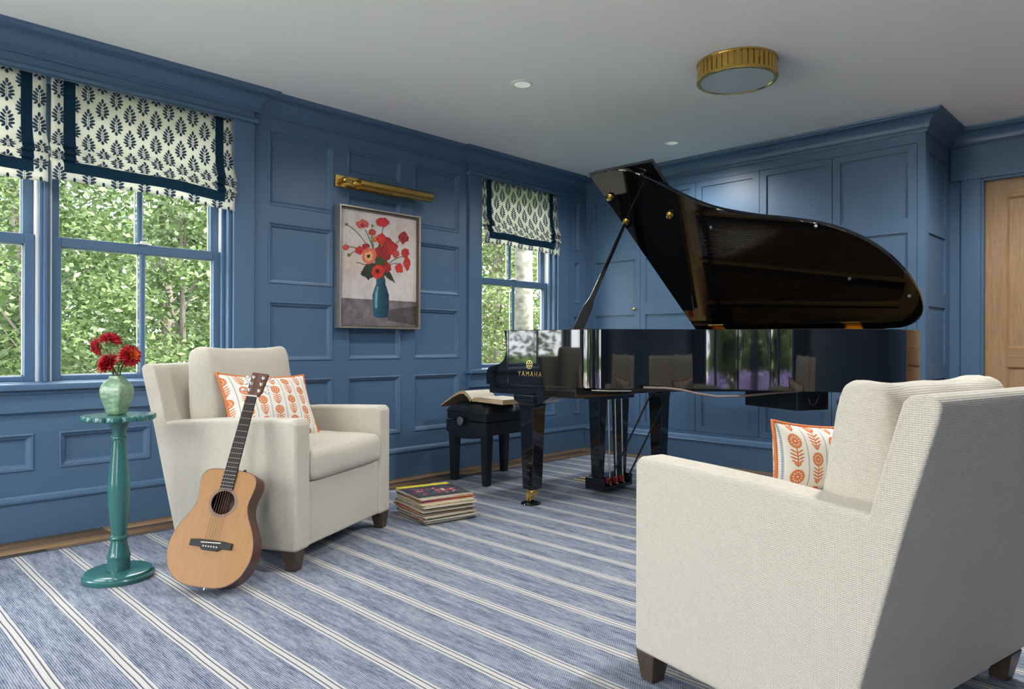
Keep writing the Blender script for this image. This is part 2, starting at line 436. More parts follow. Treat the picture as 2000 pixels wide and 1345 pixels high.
def window_unit(parent, x0, x1):
    sash(parent, x0, x1, .757, 1.487, 4.135, .045, .050, .026)
    sash(parent, x0, x1, 1.437, 2.235, 4.178, .045, .045, .050)
    m = MB(); m.box((x0 + x1) / 2 - .03, (x0 + x1) / 2 + .03, 4.122, 4.155, 1.487, 1.494); m.box((x0 + x1) / 2 - .012, (x0 + x1) / 2 + .022, 4.128, 4.148, 1.494, 1.505)
    m.build('sash_lock', TRACK, parent, bevel=.002)
    m = MB()
    for xa, xb in ((x0 - .010, x0), (x1, x1 + .010)):
        m.box(xa, xb, 4.118, 4.222, .757, 2.24)
    m.build('jamb_track', TRACK, parent)
def window(name, label, op, units, outer):
    root = thing(name, label, 'window', kind='structure')
    x0, x1 = op[0], op[1]
    j = MB()   # jamb boards lining the opening and stops
    j.box(x0, units[0][0] - .010, YW, 4.235, .74, 2.265); j.box(units[-1][1] + .010, x1, YW, 4.235, .74, 2.265); j.box(x0, x1, YW, 4.235, 2.235, 2.265)
    j.box(units[0][0] - .010, units[0][0] + .012, 4.100, 4.118, .755, 2.235); j.box(units[-1][1] - .012, units[-1][1] + .010, 4.100, 4.118, .755, 2.235)
    for a, b in zip(units, units[1:]):
        j.box(a[1] + .010, b[0] - .010, 4.098, 4.235, .755, 2.24); j.box(a[1] + .026, b[0] - .026, 4.085, 4.10, .755, 2.24)
    j.build('jamb', BLUE, root, bevel=.003)
    c = MB(); c.box(outer[0], x0, 4.036, YW, .705, 2.265); c.build('casing', BLUE, root, bevel=.004)
    c = MB(); c.box(x1, outer[1], 4.036, YW, .705, 2.265); c.build('casing', BLUE, root, bevel=.004)
    c = MB(); c.box(outer[0], outer[1], 4.034, YW, 2.284, 2.336); c.build('head_casing', BLUE, root, bevel=.003)
    c = MB(); c.prism([(4.061, 2.262), (4.020, 2.262), (4.014, 2.268), (4.014, 2.280), (4.020, 2.286), (4.061, 2.286)], 'x', outer[0] - .018, outer[1] + .018); c.build('head_bead', BLUE, root, bevel=.002)
    c = MB(); c.box(outer[0] - .025, outer[1] + .025, 3.995, 4.10, .718, .752); c.box(x0, x1, 4.09, 4.24, .70, .757); c.build('sill', BLUE, root, bevel=.008, seg=3)
    c = MB(); c.prism([(4.061, .715), (4.022, .715), (4.026, .700), (4.036, .696), (4.036, .613), (4.042, .608), (4.061, .606)], 'x', outer[0], outer[1]); c.build('apron', BLUE, root)
    for u in units: window_unit(root, *u)
    return root
window('window_1', 'wide blue double window behind the armchair and pedestal table', W1, [(-0.045, 0.826), (0.893, 1.753)], (-0.22, 1.912))
window('window_2', 'narrower blue sash window near the piano bench', W2, [(3.805, 4.658)], (3.642, 4.838))

# glazed garden doors behind the viewer; the wider bank is added for daylight
w3 = thing('window_3', 'glazed garden doors behind the viewer, the wider bank added for daylight', 'window', kind='structure')
for RW in RWS:
    nb = RW[4]; bw = (RW[1] - RW[0]) / nb
    for i in range(nb):
        a, b = RW[0] + i * bw, RW[0] + (i + 1) * bw
        m = MB(); xm = XR - .09
        m.box(xm, xm + .05, a, a + .045, RW[2], RW[3]); m.box(xm, xm + .05, b - .045, b, RW[2], RW[3])
        m.box(xm, xm + .05, a + .045, b - .045, RW[2], RW[2] + .10); m.box(xm, xm + .05, a + .045, b - .045, RW[3] - .06, RW[3])
        o = m.build('door_leaf', BLUE, w3, bevel=.004)
        MB().box(xm + .022, xm + .028, a + .045, b - .045, RW[2] + .10, RW[3] - .06).build('pane', GLASS, o)
    m = MB(); m.box(XR, XR + .03, RW[0] - .12, RW[0], 0, RW[3]); m.build('casing', BLUE, w3, bevel=.004)
    m = MB(); m.box(XR, XR + .03, RW[1], RW[1] + .12, 0, RW[3]); m.build('casing', BLUE, w3, bevel=.004)
    m = MB(); m.box(XR, XR + .035, RW[0] - .13, RW[1] + .13, RW[3], CZ - .12); m.build('head_casing', BLUE, w3, bevel=.004)

# ------------------------------------------------------------------ oak door
door = thing('door_1', 'quarter-sawn oak panelled door in a blue frame', 'door', kind='structure')
m = MB(); m.box(XD - .022, XD + .001, 1.085, 1.200, 0, 2.100); m.box(XD - .022, XD + .001, -.36, -.25, 0, 2.100)
m.build('casing', BLUE, door, bevel=.003)
m = MB(); m.box(XD - .026, XD + .001, -.40, 1.262, 2.100, 2.334); m.build('head_casing', BLUE, door, bevel=.003)
m = MB(); m.box(XD, XD + .14, 1.070, 1.085, 0, 2.10); m.box(XD, XD + .14, -.25, -.235, 0, 2.10); m.box(XD, XD + .14, -.235, 1.07, 2.085, 2.10); m.build('jamb', BLUE, door)
xd = XD + .05
for a, b in ((.945, 1.069), (-.234, -.11)):
    MB().box(xd, xd + .04, a, b, -.0009, 2.0845).build('stile', OAK_DOOR, door, bevel=.0015)
for z0, z1 in ((1.96, 2.0845), (.80, .93), (-.0009, .20)):
    MB().box(xd + .0005, xd + .04, -.11, .945, z0, z1).build('rail', OAK_RAIL, door, bevel=.0015)
for z0, z1 in ((.93, 1.96), (.20, .80)):
    MB().box(xd + .014, xd + .03, -.11, .945, z0, z1).build('door_panel', OAK_DOOR, door)
    m = MB(); prof = [(0, 0), (.014, .014)]
    rings = [[(xd + e, -.11 + d, z0 + d), (xd + e, .945 - d, z0 + d), (xd + e, .945 - d, z1 - d), (xd + e, -.11 + d, z1 - d)] for d, e in prof]
    m.loft(rings, caps=False); m.build('panel_moulding', OAK_DOOR, door)

# ------------------------------------------------------------------ built-in cabinets
PZ = [(1.786, 2.221), (1.305, 1.688), (0.824, 1.206), (0.290, 0.723)]
def cabinet_door(parent, y0, y1, knob=None):
    g = .0022; y0 += g; y1 -= g; z0, z1 = .2455, 2.2655
    m = MB(); holes = [(y0 + .052, y1 - .052, a, b) for a, b in PZ]
    for a0, a1, b0, b1 in cells((y0, y1, z0, z1), holes): m.box(XC, XC + .020, a0, a1, b0, b1)
    d = m.build('door', BLUE, parent)
    for a, b in PZ: MB().box(XC + .0115, XC + .019, y0 + .052, y1 - .052, a, b).build('panel', BLUE, d)
    if knob is not None:
        k = MB().lathe([(.006, 0), (.006, .012), (.011, .016), (.0145, .022), (.0145, .027), (.010, .031), (.003, .032)], seg=16)
        k.rot(Matrix.Translation((XC, knob, 1.257)) @ Matrix.Rotation(-PI / 2, 4, 'Y')); k.build('knob', GOLD, d, smooth=True)
    return d
def cabinet(label, y0, y1, doors, knobs, left=0.0, right=0.0):
    r = thing('tall_cabinet', label, 'cabinet', (0, 0, 0), 0, 'built-in blue cabinets')
    m = MB(); m.box(XC + .028, XD - .002, y0 + (.020 if right else .0008), y1 - .0008, .005, 2.45); m.build('carcass', BLUE, r)
    f = MB(); f.box(XC, XC + .022, y0, y1, 2.268, 2.336)
    MB().box(XC, XC + .022, y0, y1, .20, .243).build('bottom_rail', BLUE, r)
    if left: f.box(XC, XC + .022, y1 - left, y1, .243, 2.268)
    if right: f.box(XC, XC + .022, y0, y0 + right, .243, 2.268)
    f.build('face_frame', BLUE, r)
    for (a, b), k in zip(doors, knobs): cabinet_door(r, a, b, k)
    return r
cabinet('two-door tall blue cabinet with a brass knob beside the narrow window', 2.93, YW - .002, [(3.464, 4.0), (2.93, 3.464)], [3.511, None], left=YW - .002 - 4.0)
cabinet('two-door tall blue cabinet behind the raised piano lid', 1.856, 2.93, [(2.391, 2.93), (1.856, 2.391)], [2.438, None])
uc = cabinet('single-door tall blue cabinet at the oak door end with a panelled side', 1.272, 1.856, [(1.319, 1.856)], [1.81], right=.0465)
m = MB()
for a0, a1, b0, b1 in cells((XC + .0002, XD - .002, .20, 2.336), [(5.195, 5.615, a, b) for a, b in PZ]): m.box(a0, a1, 1.2722, 1.290, b0, b1)
sp = m.build('side_panel', BLUE, uc)
for a, b in PZ: MB().box(5.195, 5.615, 1.2845, 1.289, a, b).build('panel', BLUE, sp)
CBP = [(0, 0), (0.050, 0), (0.050, 0.168), (0.055, 0.172), (0.057, 0.180), (0.053, 0.188), (0.040, 0.194), (0.022, 0.200), (0.010, 0.208), (0.006, 0.216), (0, 0.218)]
tag(MB().sweep([(XC, YW - .03), (XC, 1.272), (XD, 1.272)], CBP, -1).build('baseboard_cabinet', BLUE, smooth=True), 'blue plinth with rounded ledge under the built-in cabinets', 'baseboard', kind='structure')

# ------------------------------------------------------------------ ceiling fittings
FROST = M('frosted_glass', (0.42, 0.47, 0.47), 0.35)
cl = thing('ceiling_light', 'round ribbed brass flush ceiling light with frosted glass', 'ceiling light', (3.51, 1.77, CZ))
R0 = .198; ring = []
for i in range(42):
    for f_, dr in ((0.0, .007), (.62, .007), (.70, 0.0), (.92, 0.0)):
        a = 2 * PI * (i + f_) / 42; ring.append(((R0 + dr) * math.cos(a), (R0 + dr) * math.sin(a)))
m = MB(); m.loft([[(x, y, -.012) for x, y in ring], [(x, y, -.088) for x, y in ring]], caps=False); m.build('ribbed_drum', BRASS, cl)
m = MB().lathe([(.170, 0), (.208, 0), (.209, -.004), (.207, -.011), (.201, -.014), (.170, -.014)], seg=64); m.build('top_rim', BRASS, cl, smooth=True)
m = MB(); prof = [(.206, -.084), (.209, -.088), (.209, -.096), (.205, -.101), (.190, -.102), (.186, -.098), (.186, -.088)]
m.lathe(prof + [prof[0]], seg=64); m.f = [f for f in m.f if len(f) == 4]; m.build('bottom_rim', BRASS, cl, smooth=True)
m = MB().lathe([(.187, -.094), (.187, -.098), (.12, -.0985), (.02, -.0988)], seg=64); m.build('diffuser', FROST, cl, smooth=True)
LENS = M('downlight_lens', (0.80, 0.80, 0.76), 0.3)
LENS.b.inputs['Emission Color'].default_value = (1, .98, .93, 1); LENS.b.inputs['Emission Strength'].default_value = 0.14
DOWN_W = 33.0  # first two fittings are in view; the others are added to brighten the room
for (x, y, r, lab) in ((2.931, 2.805, .066, 'round white recessed downlight nearer the painting'), (4.565, 2.815, .058, 'round white recessed downlight above the piano lid corner'),
                       (1.30, 2.80, .062, 'downlight added out of view above the window armchair to brighten the room'), 
                       (2.93, 0.60, .062, 'downlight added out of view above the foreground armchair to brighten the cabinets'), (4.565, 0.45, .062, 'downlight added out of view near the oak door to brighten the cabinets'),
                       (-.35, 0.75, .062, 'downlight added behind the viewer to brighten the room'), (-.35, 2.80, .062, 'downlight added out of view at the far left to brighten the room')):
    d = thing('recessed_downlight', lab, 'downlight', (x, y, CZ), 0, 'recessed ceiling downlights')
    q = [(r, 0), (r, -.003), (r * .93, -.006), (r * .74, -.006), (r * .70, -.003), (r * .70, 0)]
    m = MB().lathe(q + [q[0]], seg=40); m.f = [f for f in m.f if len(f) == 4]; m.build('trim_ring', WHITE, d, smooth=True)
    MB().lathe([(r * .705, -.001), (r * .705, -.0022), (r * .4, -.003), (.002, -.0034)], seg=40).build('lens', LENS, d, smooth=True)
    ld = bpy.data.lights.new('downlight_lamp', 'SPOT'); ld.energy = DOWN_W * (0.62 if y > 2 and x < 4 else 3.0 if abs(x - 2.93) < .01 else 1.5 if abs(x - 4.565) < .01 and y < 2 else 1.0); ld.spot_size = math.radians(165); ld.spot_blend = 0.6; ld.shadow_soft_size = .09; ld.color = (1.0, .985, .955)
    lo_ = bpy.data.objects.new('downlight_lamp', ld); COL.objects.link(lo_); lo_.parent = d; lo_.location = (0, 0, -.065)

# ------------------------------------------------------------------ roman shades
SHADE = M('block_print_linen', (0.7, 0.68, 0.6), 0.9, 0, 0.1)
def shade_material(name, W, T):
    s = M(name, (0.7, 0.68, 0.6), 0.9, 0, 0.1)
    u, v, _ = s.xyz('UV')
    cw, ch = 0.0650, 0.133
    col = (u / cw).floor(); px = u - (col + 0.5) * cw
    odd = (col * 0.5).fract().gt(0.25)
    vv = v + odd * (ch / 2) + 0.03
    py = -(vv - ((vv / ch).floor() + 0.5) * ch)
    wob = s.noise(700, 2, 'UV')
    ax = px.abs(); best = None
    for cx, cy, ang, a, b in ((.0140, -.036, -40, .0115, .0056), (.0185, -.022, 14, .0145, .0062), (.0180, -.007, 30, .0150, .0064), (.0150, .009, 42, .0140, .0062), (.0095, .0245, 58, .0120, .0054), (0, .0405, 90, .0130, .0066), (0, -.047, 90, .0110, .0072), (0, -.010, 90, .034, .0011)):
        c_, s_ = math.cos(math.radians(ang)), math.sin(math.radians(ang))
        dx = ax - cx; dy = py - cy
        p = (dx * c_ + dy * s_) * (1 / a); q = (dy * c_ - dx * s_) * (1 / b)
        e = p * p + q * q
        best = e if best is None else best.min(e)
    leaf = 1.0 - (best + (wob - 0.5) * 0.5).step(0.75, 1.15)
    bl = band(u, .079, .0265, .0006); br = band(u, W - .079, .0235, .0006)
    inside = (u - .053).step(-.0005, .0005) * (1.0 - (u - (W - .056)).step(-.0005, .0005))
    bb = band(v, T - .070, .028, .0006) * inside
    vert = bl.max(br) * (1.0 - (v - (T - .096)).step(-.0005, .0005))
    tape = vert.max(bb)
    base = s.mix(s.noise(320, 3, 'UV', stretch=(1, 4, 1)).step(.3, .8), (0.80, 0.79, 0.71), (0.88, 0.87, 0.80))
    c = s.mix(leaf, base, (0.055, 0.100, 0.150)); c = s.mix(tape, c, (0.020, 0.062, 0.105)); s.color(c)
    s.bump(s.noise(900, 2, 'UV'), 0.2, 0.001)
    tr = s.nt.nodes.new('ShaderNodeBsdfTranslucent'); mx = s.nt.nodes.new('ShaderNodeMixShader'); mx.inputs[0].default_value = 0.55
    s.nt.links.new(c, tr.inputs[0]); out = s.nt.nodes['Material Output']
    s.nt.links.new(s.b.outputs[0], mx.inputs[1]); s.nt.links.new(tr.outputs[0], mx.inputs[2]); s.nt.links.new(mx.outputs[0], out.inputs[0])
    return s
def roman_shade(label, x0, x1, seed, droop):
    W = x1 - x0; rr = random.Random(seed)
    prof = [(0, 2.258), (0, 2.20), (0, 2.12), (0, 2.05), (.004, 1.99), (.012, 1.955), (.024, 1.930), (.030, 1.921), (.026, 1.917), (.012, 1.922), (.010, 1.915), (.022, 1.900), (.031, 1.889), (.027, 1.884), (.012, 1.889),
            (.010, 1.882), (.022, 1.868), (.032, 1.857), (.028, 1.852), (.013, 1.856), (.012, 1.850), (.020, 1.842), (.022, 1.83), (.021, 1.80), (.019, 1.77), (.018, 1.745)]
    s = [0]
    for a, b in zip(prof, prof[1:]): s.append(s[-1] + math.hypot(b[0] - a[0], b[1] - a[1]))
    T = s[-1]; n = 41; verts = []; uvs = []
    ph = [rr.uniform(0, 6) for _ in range(4)]
    for j, (d, z) in enumerate(prof):
        w = min(1, max(0, (2.02 - z) / .08))
        for i in range(n):
            t = i / (n - 1); e = abs(2 * t - 1)
            sag = w * (droop[0] * (1 - t) ** 3 + droop[1] * t ** 5 + .006 * math.sin(5 * t + ph[0]) + .003 * math.sin(13 * t + ph[1] + j * .3))
            bulge = w * (.006 * math.sin(4 * t + ph[2] + .5 * j) + .012 * e ** 8)
            flare = w * .007 * (t - .5) * 2 * (e ** 4) * (1 if j < 22 else .2)
            verts.append((x0 + W * t + flare + .002 * math.sin(j * .5 + ph[3]) * e ** 6, 4.050 - d - bulge, z + sag)); uvs.append((W * t, s[j]))
    faces = [(j * n + i, j * n + i + 1, (j + 1) * n + i + 1, (j + 1) * n + i) for j in range(len(prof) - 1) for i in range(n - 1)]
    me = bpy.data.meshes.new('fabric'); me.from_pydata(verts, [], faces); uvl = me.uv_layers.new(name='UVMap')
    for lp in me.loops: uvl.data[lp.index].uv = uvs[lp.vertex_index]
    root = thing('roman_shade', label, 'roman shade', (0, 0, 0), 0, 'leaf-print roman shades')
    fab = finish(me, 'fabric', shade_material('shade_print_' + str(seed), W, T), root, smooth='all')
    sol = fab.modifiers.new('solid', 'SOLIDIFY'); sol.thickness = .0018; sol.offset = -1
    MB().box(x0 + .004, x1 - .004, 4.053, 4.085, 2.235, 2.262).build('headrail', TRACK, root)
roman_shade('leaf-print roman shade at the far left, cut by the picture edge', -0.055, 0.850, 1, (-.004, -.008))
roman_shade('leaf-print roman shade on the right half of the wide window', 0.872, 1.783, 2, (.010, -.022))
roman_shade('leaf-print roman shade on the narrow window by the piano', 3.778, 4.687, 3, (-.004, -.02))

# ------------------------------------------------------------------ painting and its light
FRAME = M('silver_leaf_frame', (0.50, 0.47, 0.41), 0.35, 0.85)
FRAME_IN = M('dark_gilt_liner', (0.14, 0.105, 0.06), 0.4, 0.5)
pt = thing('framed_painting', 'framed painting of red poppies in a blue vase', 'painting', (0, 0, 0))
px0, px1, pz0, pz1 = 2.467, 3.127, 1.051, 1.859; yb, yf = 4.059, 3.990
m = MB()
for q in ((px0, px0 + .011, pz0, pz1), (px1 - .011, px1, pz0, pz1), (px0 + .011, px1 - .011, pz0, pz0 + .011), (px0 + .011, px1 - .011, pz1 - .011, pz1)): m.box(q[0], q[1], yf, yb, q[2], q[3])
m.build('frame', FRAME, pt, bevel=.0012, seg=1)
m = MB()
for q in ((px0 + .011, px0 + .018, pz0 + .011, pz1 - .011), (px1 - .018, px1 - .011, pz0 + .011, pz1 - .011), (px0 + .018, px1 - .018, pz0 + .011, pz0 + .018), (px0 + .018, px1 - .018, pz1 - .018, pz1 - .011)): m.box(q[0], q[1], yf + .012, yb - .002, q[2], q[3])
m.build('liner', FRAME_IN, pt)
cx0, cx1, cz0, cz1 = px0 + .018, px1 - .018, pz0 + .018, pz1 - .018
NX, NZ = 190, 230
gx, gz = np.meshgrid(np.linspace(0, 1, NX), np.linspace(0, 1, NZ))      # gz: 0 top .. 1 bottom
XX = 117 + gx * 731; YY = (100 + 110 * gx) + gz * ((1237 + 13 * gx) - (100 + 110 * gx))   # coordinates traced on the canvas
def vnoise(sc, seed):
    r = np.random.default_rng(seed); n = int(sc) + 3; g = r.random((n, n)); a = gx * sc; b = gz * sc
    i = a.astype(int); j = b.astype(int); fa = a - i; fb = b - j; fa = fa * fa * (3 - 2 * fa); fb = fb * fb * (3 - 2 * fb)
    return (g[j, i] * (1 - fa) + g[j, i + 1] * fa) * (1 - fb) + (g[j + 1, i] * (1 - fa) + g[j + 1, i + 1] * fa) * fb
N1, N2, N3 = vnoise(9, 1), vnoise(26, 2), vnoise(70, 3)
img = np.zeros((NZ, NX, 3))
tex = (N1 - .5) * .12 + (N2 - .5) * .08 + (N3 - .5) * .06
img[:] = np.array([.56, .505, .48]); img += tex[..., None] * np.array([1, .95, .9])
img += np.exp(-((XX - 250) / 130) ** 2 - ((YY - 640) / 120) ** 2)[..., None] * np.array([.0, -.07, -.10])
img += np.exp(-((XX - 690) / 120) ** 2 - ((YY - 330) / 130) ** 2)[..., None] * np.array([.02, -.04, -.05])
tab = YY > 972 + (XX - 117) * .045
tcol = np.array([.165, .145, .15]) + tex[..., None] * .8
img = np.where(tab[..., None], tcol, img)
sh = tab & (YY > 1085 - (XX - 570) * .14) & (YY < 1190 + (XX - 570) * .16) & (XX > 560)
img[sh] = img[sh] * .45
def blob(cx, cy, rx, ry, col, wob=.25, petals=6, dark=.6, center=None, seed=0):
    a = np.arctan2((YY - cy) / ry, (XX - cx) / rx); d = np.hypot((XX - cx) / rx, (YY - cy) / ry)
    e = d / (1 + wob * .16 * np.sin(petals * a + seed) + wob * .14 * np.sin((petals * 2 + 3) * a + 2 * seed) + (N2 - .5) * wob * 1.1 + (N1 - .5) * wob * .9)
    k = e < 1; c = np.array(col) * (dark + (1 - dark) * 1.5 * (N3 * .5 + .5 * (np.sin(petals * 2.0 * a + seed * 2) * .5 + .5)) + .25 * (1 - d))[..., None]
    img[k] = np.clip(c, 0, 1)[k]
    if center is not None:
        k2 = d < center[0]; img[k2] = np.array(center[1])
def stem(pts, w, col):
    p = np.array(pts, float); t = np.linspace(0, 1, 60); 
    q = (1 - t)[:, None] ** 2 * p[0] + 2 * (t * (1 - t))[:, None] * p[1] + (t ** 2)[:, None] * p[2]
    d = np.full(XX.shape, 1e9)
    for a in q: d = np.minimum(d, np.hypot(XX - a[0], YY - a[1]))
    img[d < w] = np.array(col)
G1, G2 = (.10, .13, .045), (.045, .07, .03)
for s_ in (([480, 760], [430, 480], [345, 315]), ([490, 740], [480, 450], [513, 285]), ([470, 740], [400, 460], [400, 380]), ([455, 700], [420, 520], [405, 300]), ([500, 720], [560, 470], [700, 400]), ([520, 700], [580, 600], [710, 565]), ([520, 720], [600, 600], [680, 650]), ([450, 700], [330, 470], [190, 480]), ([440, 690], [300, 440], [205, 555]), ([440, 650], [330, 350], [180, 270]), ([430, 690], [330, 640], [265, 630])): stem(s_, 5, G1)
for s_ in (([500, 780], [500, 600], [480, 460]), ([515, 780], [530, 600], [520, 450]), ([480, 780], [470, 640], [440, 560])): stem(s_, 13, G2)
blob(375, 735, 70, 52, (.022, .035, .028), .5, 5); blob(430, 690, 90, 60, (.03, .045, .025), .5, 7); blob(500, 640, 60, 90, (.05, .06, .028), .3, 5)
for k in range(34):
    a = k / 33; cxl, cyl = 530 + 100 * a, 705 + 118 * a; blob(cxl, cyl, 34 * (1 - a) + 4 , 30 * math.sin(PI * min(1, a + .15)) + 3, (.03, .042, .025), .1, 3)
RED, DRK, COR = (.52, .035, .025), (.30, .022, .022), (.60, .10, .07)
for i, f_ in enumerate(((315, 258, 64, 44, COR), (505, 240, 70, 46, (.50, .03, .04)), (410, 340, 38, 34, (.42, .05, .02)), (437, 405, 22, 34, (.55, .16, .02)), (560, 430, 48, 46, DRK), (490, 400, 44, 50, RED), (350, 480, 40, 38, DRK), (465, 525, 34, 50, DRK), (530, 520, 44, 60, DRK), (560, 550, 30, 55, DRK), (600, 490, 58, 62, (.40, .025, .022)), (640, 545, 34, 42, (.45, .06, .05)), (713, 388, 50, 60, DRK), (167, 485, 30, 33, (.55, .06, .05)), (295, 515, 44, 44, RED), (733, 535, 42, 46, (.42, .03, .025)), (750, 635, 34, 62, (.45, .035, .025)), (672, 680, 42, 50, RED), (556, 675, 38, 50, DRK))):
    blob(*f_, wob=.28, petals=4 + i % 4, dark=.55, seed=i * 1.7)
blob(300, 522, 7, 9, (.02, .02, .02)); blob(710, 392, 9, 11, (.03, .03, .015)); blob(320, 268, 26, 20, (.25, .03, .08), .5, 7)
blob(380, 562, 66, 80, (.66, .16, .085), .14, 11, .5, seed=1); blob(380, 562, 40, 50, (.72, .36, .16), .35, 12, .6, seed=2); blob(376, 566, 17, 17, (.03, .02, .02))
blob(465, 716, 60, 66, (.60, .04, .025), .16, 8, .55, seed=3); blob(463, 714, 30, 32, (.35, .02, .02), .3, 9); blob(460, 712, 15, 17, (.02, .01, .015))
for c_ in ((173, 265, 15), (197, 558, 18), (410, 274, 15)): blob(*c_, c_[2], (.16, .16, .04), .1)
yn = (YY - 783) / 382.0
half = np.where(yn < .12, 45 + 6 * (yn * 8 - .5) ** 2, np.where(yn < .42, 40 + 40 * np.clip((yn - .12) / .30, 0, 1) ** .8, 80 - 16 * np.clip((yn - .5) / .5, 0, 1) ** 3))
vm = (yn > 0) & (yn < 1 - .03 * ((XX - 492) / 75) ** 2) & (np.abs(XX - 492) < half)
vx = (XX - 492) / half; vc = np.array([.016, .062, .095])[None, None] * (1.15 - .55 * vx + (N3 - .5) * .5)[..., None]
hl = np.exp(-((vx + .55) / .13) ** 2) * ((yn > .2) & (yn < .75)); vc = vc + hl[..., None] * np.array([.16, .24, .27]) * (.5 + N2[..., None])
img[vm] = np.clip(vc, 0, 1)[vm]
img = np.clip(img, 0.005, 1)
cv = np.stack([cx0 + gx * (cx1 - cx0), np.full(gx.shape, yf + .030), cz1 - gz * (cz1 - cz0)], -1).reshape(-1, 3)
idx = np.arange(NX * NZ).reshape(NZ, NX)
cf = np.stack([idx[:-1, :-1], idx[1:, :-1], idx[1:, 1:], idx[:-1, 1:]], -1).reshape(-1, 4)
me = bpy.data.meshes.new('canvas'); me.from_pydata(cv.tolist(), [], cf.tolist())
at = me.color_attributes.new('paint', 'FLOAT_COLOR', 'POINT'); at.data.foreach_set('color', np.concatenate([img.reshape(-1, 3), np.ones((NX * NZ, 1))], 1).astype(np.float32).ravel())
PAINT = M('oil_on_canvas', (.5, .5, .5), 0.55, 0, 0.3)
_a = PAINT.nt.nodes.new('ShaderNodeAttribute'); _a.attribute_name = 'paint'; PAINT.color(_a.outputs['Color']); PAINT.bump(PAINT.noise(300, 3), .25, .001)
cvo = finish(me, 'canvas', PAINT, pt); so = cvo.modifiers.new('solid', 'SOLIDIFY'); so.thickness = .012; so.offset = -1

pl = thing('picture_light', 'brass picture light mounted above the poppy painting', 'picture light', (0, 0, 0))
m = MB(); m.box(2.467, 3.123, 4.046, 4.0605, 1.981, 2.059); m.build('wall_plate', BRASS, pl, bevel=.002)
m = MB().tube([(2.575, 3.945, 1.997), (3.182, 3.945, 1.997)], .0345, 28); m.build('lamp_tube', BRASS, pl, smooth=True)
m = MB().tube([(3.182, 3.945, 1.997), (3.190, 3.945, 1.997)], .012, 16); m.build('end_cap', BRASS, pl, smooth=True)
m = MB().tube([(2.535, 3.945, 1.997), (2.577, 3.945, 1.997)], .014, 16); m.ball((2.548, 3.945, 1.997), .018); m.build('swivel_knuckle', GOLD, pl, smooth=True)
m = MB().tube([(2.51, 4.048, 2.022), (2.51, 4.005, 2.022)], .017, 16); m.ball((2.51, 4.0, 2.022), .020); m.build('wall_knuckle', BRASS, pl, smooth=True)
m = MB().tube([(2.51, 4.0, 2.022), (2.545, 3.945, 1.997)], .009, 12); m.build('arm', BRASS, pl, smooth=True)

def rebase(root, loc):
    """put the root Empty at the thing's base without moving its parts"""
    v = Vector(loc)
    for ch in root.children: ch.location = ch.location - v
    root.location = v

# ------------------------------------------------------------------ grand piano
piano = thing('grand_piano', 'glossy black grand piano with its lid propped open', 'piano')
ctrl = [(2.93, 2.60), (2.93, 2.42), (2.937, 2.335), (2.975, 2.255), (3.06, 2.165), (3.19, 2.06), (3.32, 1.92), (3.415, 1.73), (3.485, 1.53), (3.56, 1.37), (3.68, 1.235), (3.84, 1.140), (4.03, 1.085), (4.21, 1.075), (4.34, 1.11), (4.42, 1.195), (4.44, 1.32), (4.44, 1.6)]
def catmull(p, n=8):
    out = []
    for i in range(1, len(p) - 2):
        a, b, c, d = (Vector(q) for q in p[i - 1:i + 3])
        for k in range(n):
            t = k / n; out.append(.5 * ((2 * b) + (c - a) * t + (2 * a - 5 * b + 4 * c - d) * t * t + (3 * b - a - 3 * c + d) * t ** 3))
    out.append(Vector(p[-2])); return out
curve = catmull(ctrl)
outer = [Vector((2.93, 2.91)), Vector((2.93, 2.7)), Vector((2.93, 2.52))] + curve + [Vector((4.44, 1.7)), Vector((4.44, 2.3)), Vector((4.44, 2.91))]
def offset(pts, d):
    out = []
    for i, p in enumerate(pts):
        t = (pts[min(i + 1, len(pts) - 1)] - pts[max(i - 1, 0)]).normalized(); out.append(p + Vector((-t.y, t.x)) * d)
    return out
inner = offset(outer, .042)
if inner[0].x < outer[0].x: inner = offset(outer, -.042)
ZR0, ZR1 = .716, 1.030
rings = [[(o.x, o.y, ZR0), (o.x, o.y, ZR1 - .003), (o.x + (i_.x - o.x) * .07, o.y + (i_.y - o.y) * .07, ZR1), (i_.x + (o.x - i_.x) * .07, i_.y + (o.y - i_.y) * .07, ZR1), (i_.x, i_.y, ZR1 - .003), (i_.x, i_.y, ZR0)] for o, i_ in zip(outer, inner)]
m = MB().loft(rings); m.build('rim', LACQUER, piano, smooth=True)
arm = [(2.91, ZR0 - .010), (2.91, 1.030), (2.945, 1.030), (2.936, .995), (2.930, .955), (2.929, .915), (2.936, .880), (2.952, .852), (2.98, .834), (3.02, .822), (3.055, .815), (3.078, .806), (3.092, .790), (3.096, .77), (3.096, ZR0 - .010)]
for xa, xb in ((2.930, 2.985), (4.385, 4.44)): MB().prism(arm, 'x', xa, xb).build('arm', LACQUER, piano, bevel=.003, seg=2)
m = MB(); m.box(2.938, 4.432, 2.40, 3.075, .655, .7155); m.build('keybed', LACQUER, piano, bevel=.003)
m = MB(); m.box(2.985, 4.385, 3.03, 3.085, .700, .775); m.build('keyslip', LACQUER, piano, bevel=.003)
m = MB(); m.prism([(2.93, .98), (2.95, .97), (2.985, .88), (3.03, .80), (3.05, .775), (3.03, .775), (2.97, .87), (2.93, .95)], 'x', 2.987, 4.383); m.build('fallboard', LACQUER, piano, smooth=True)
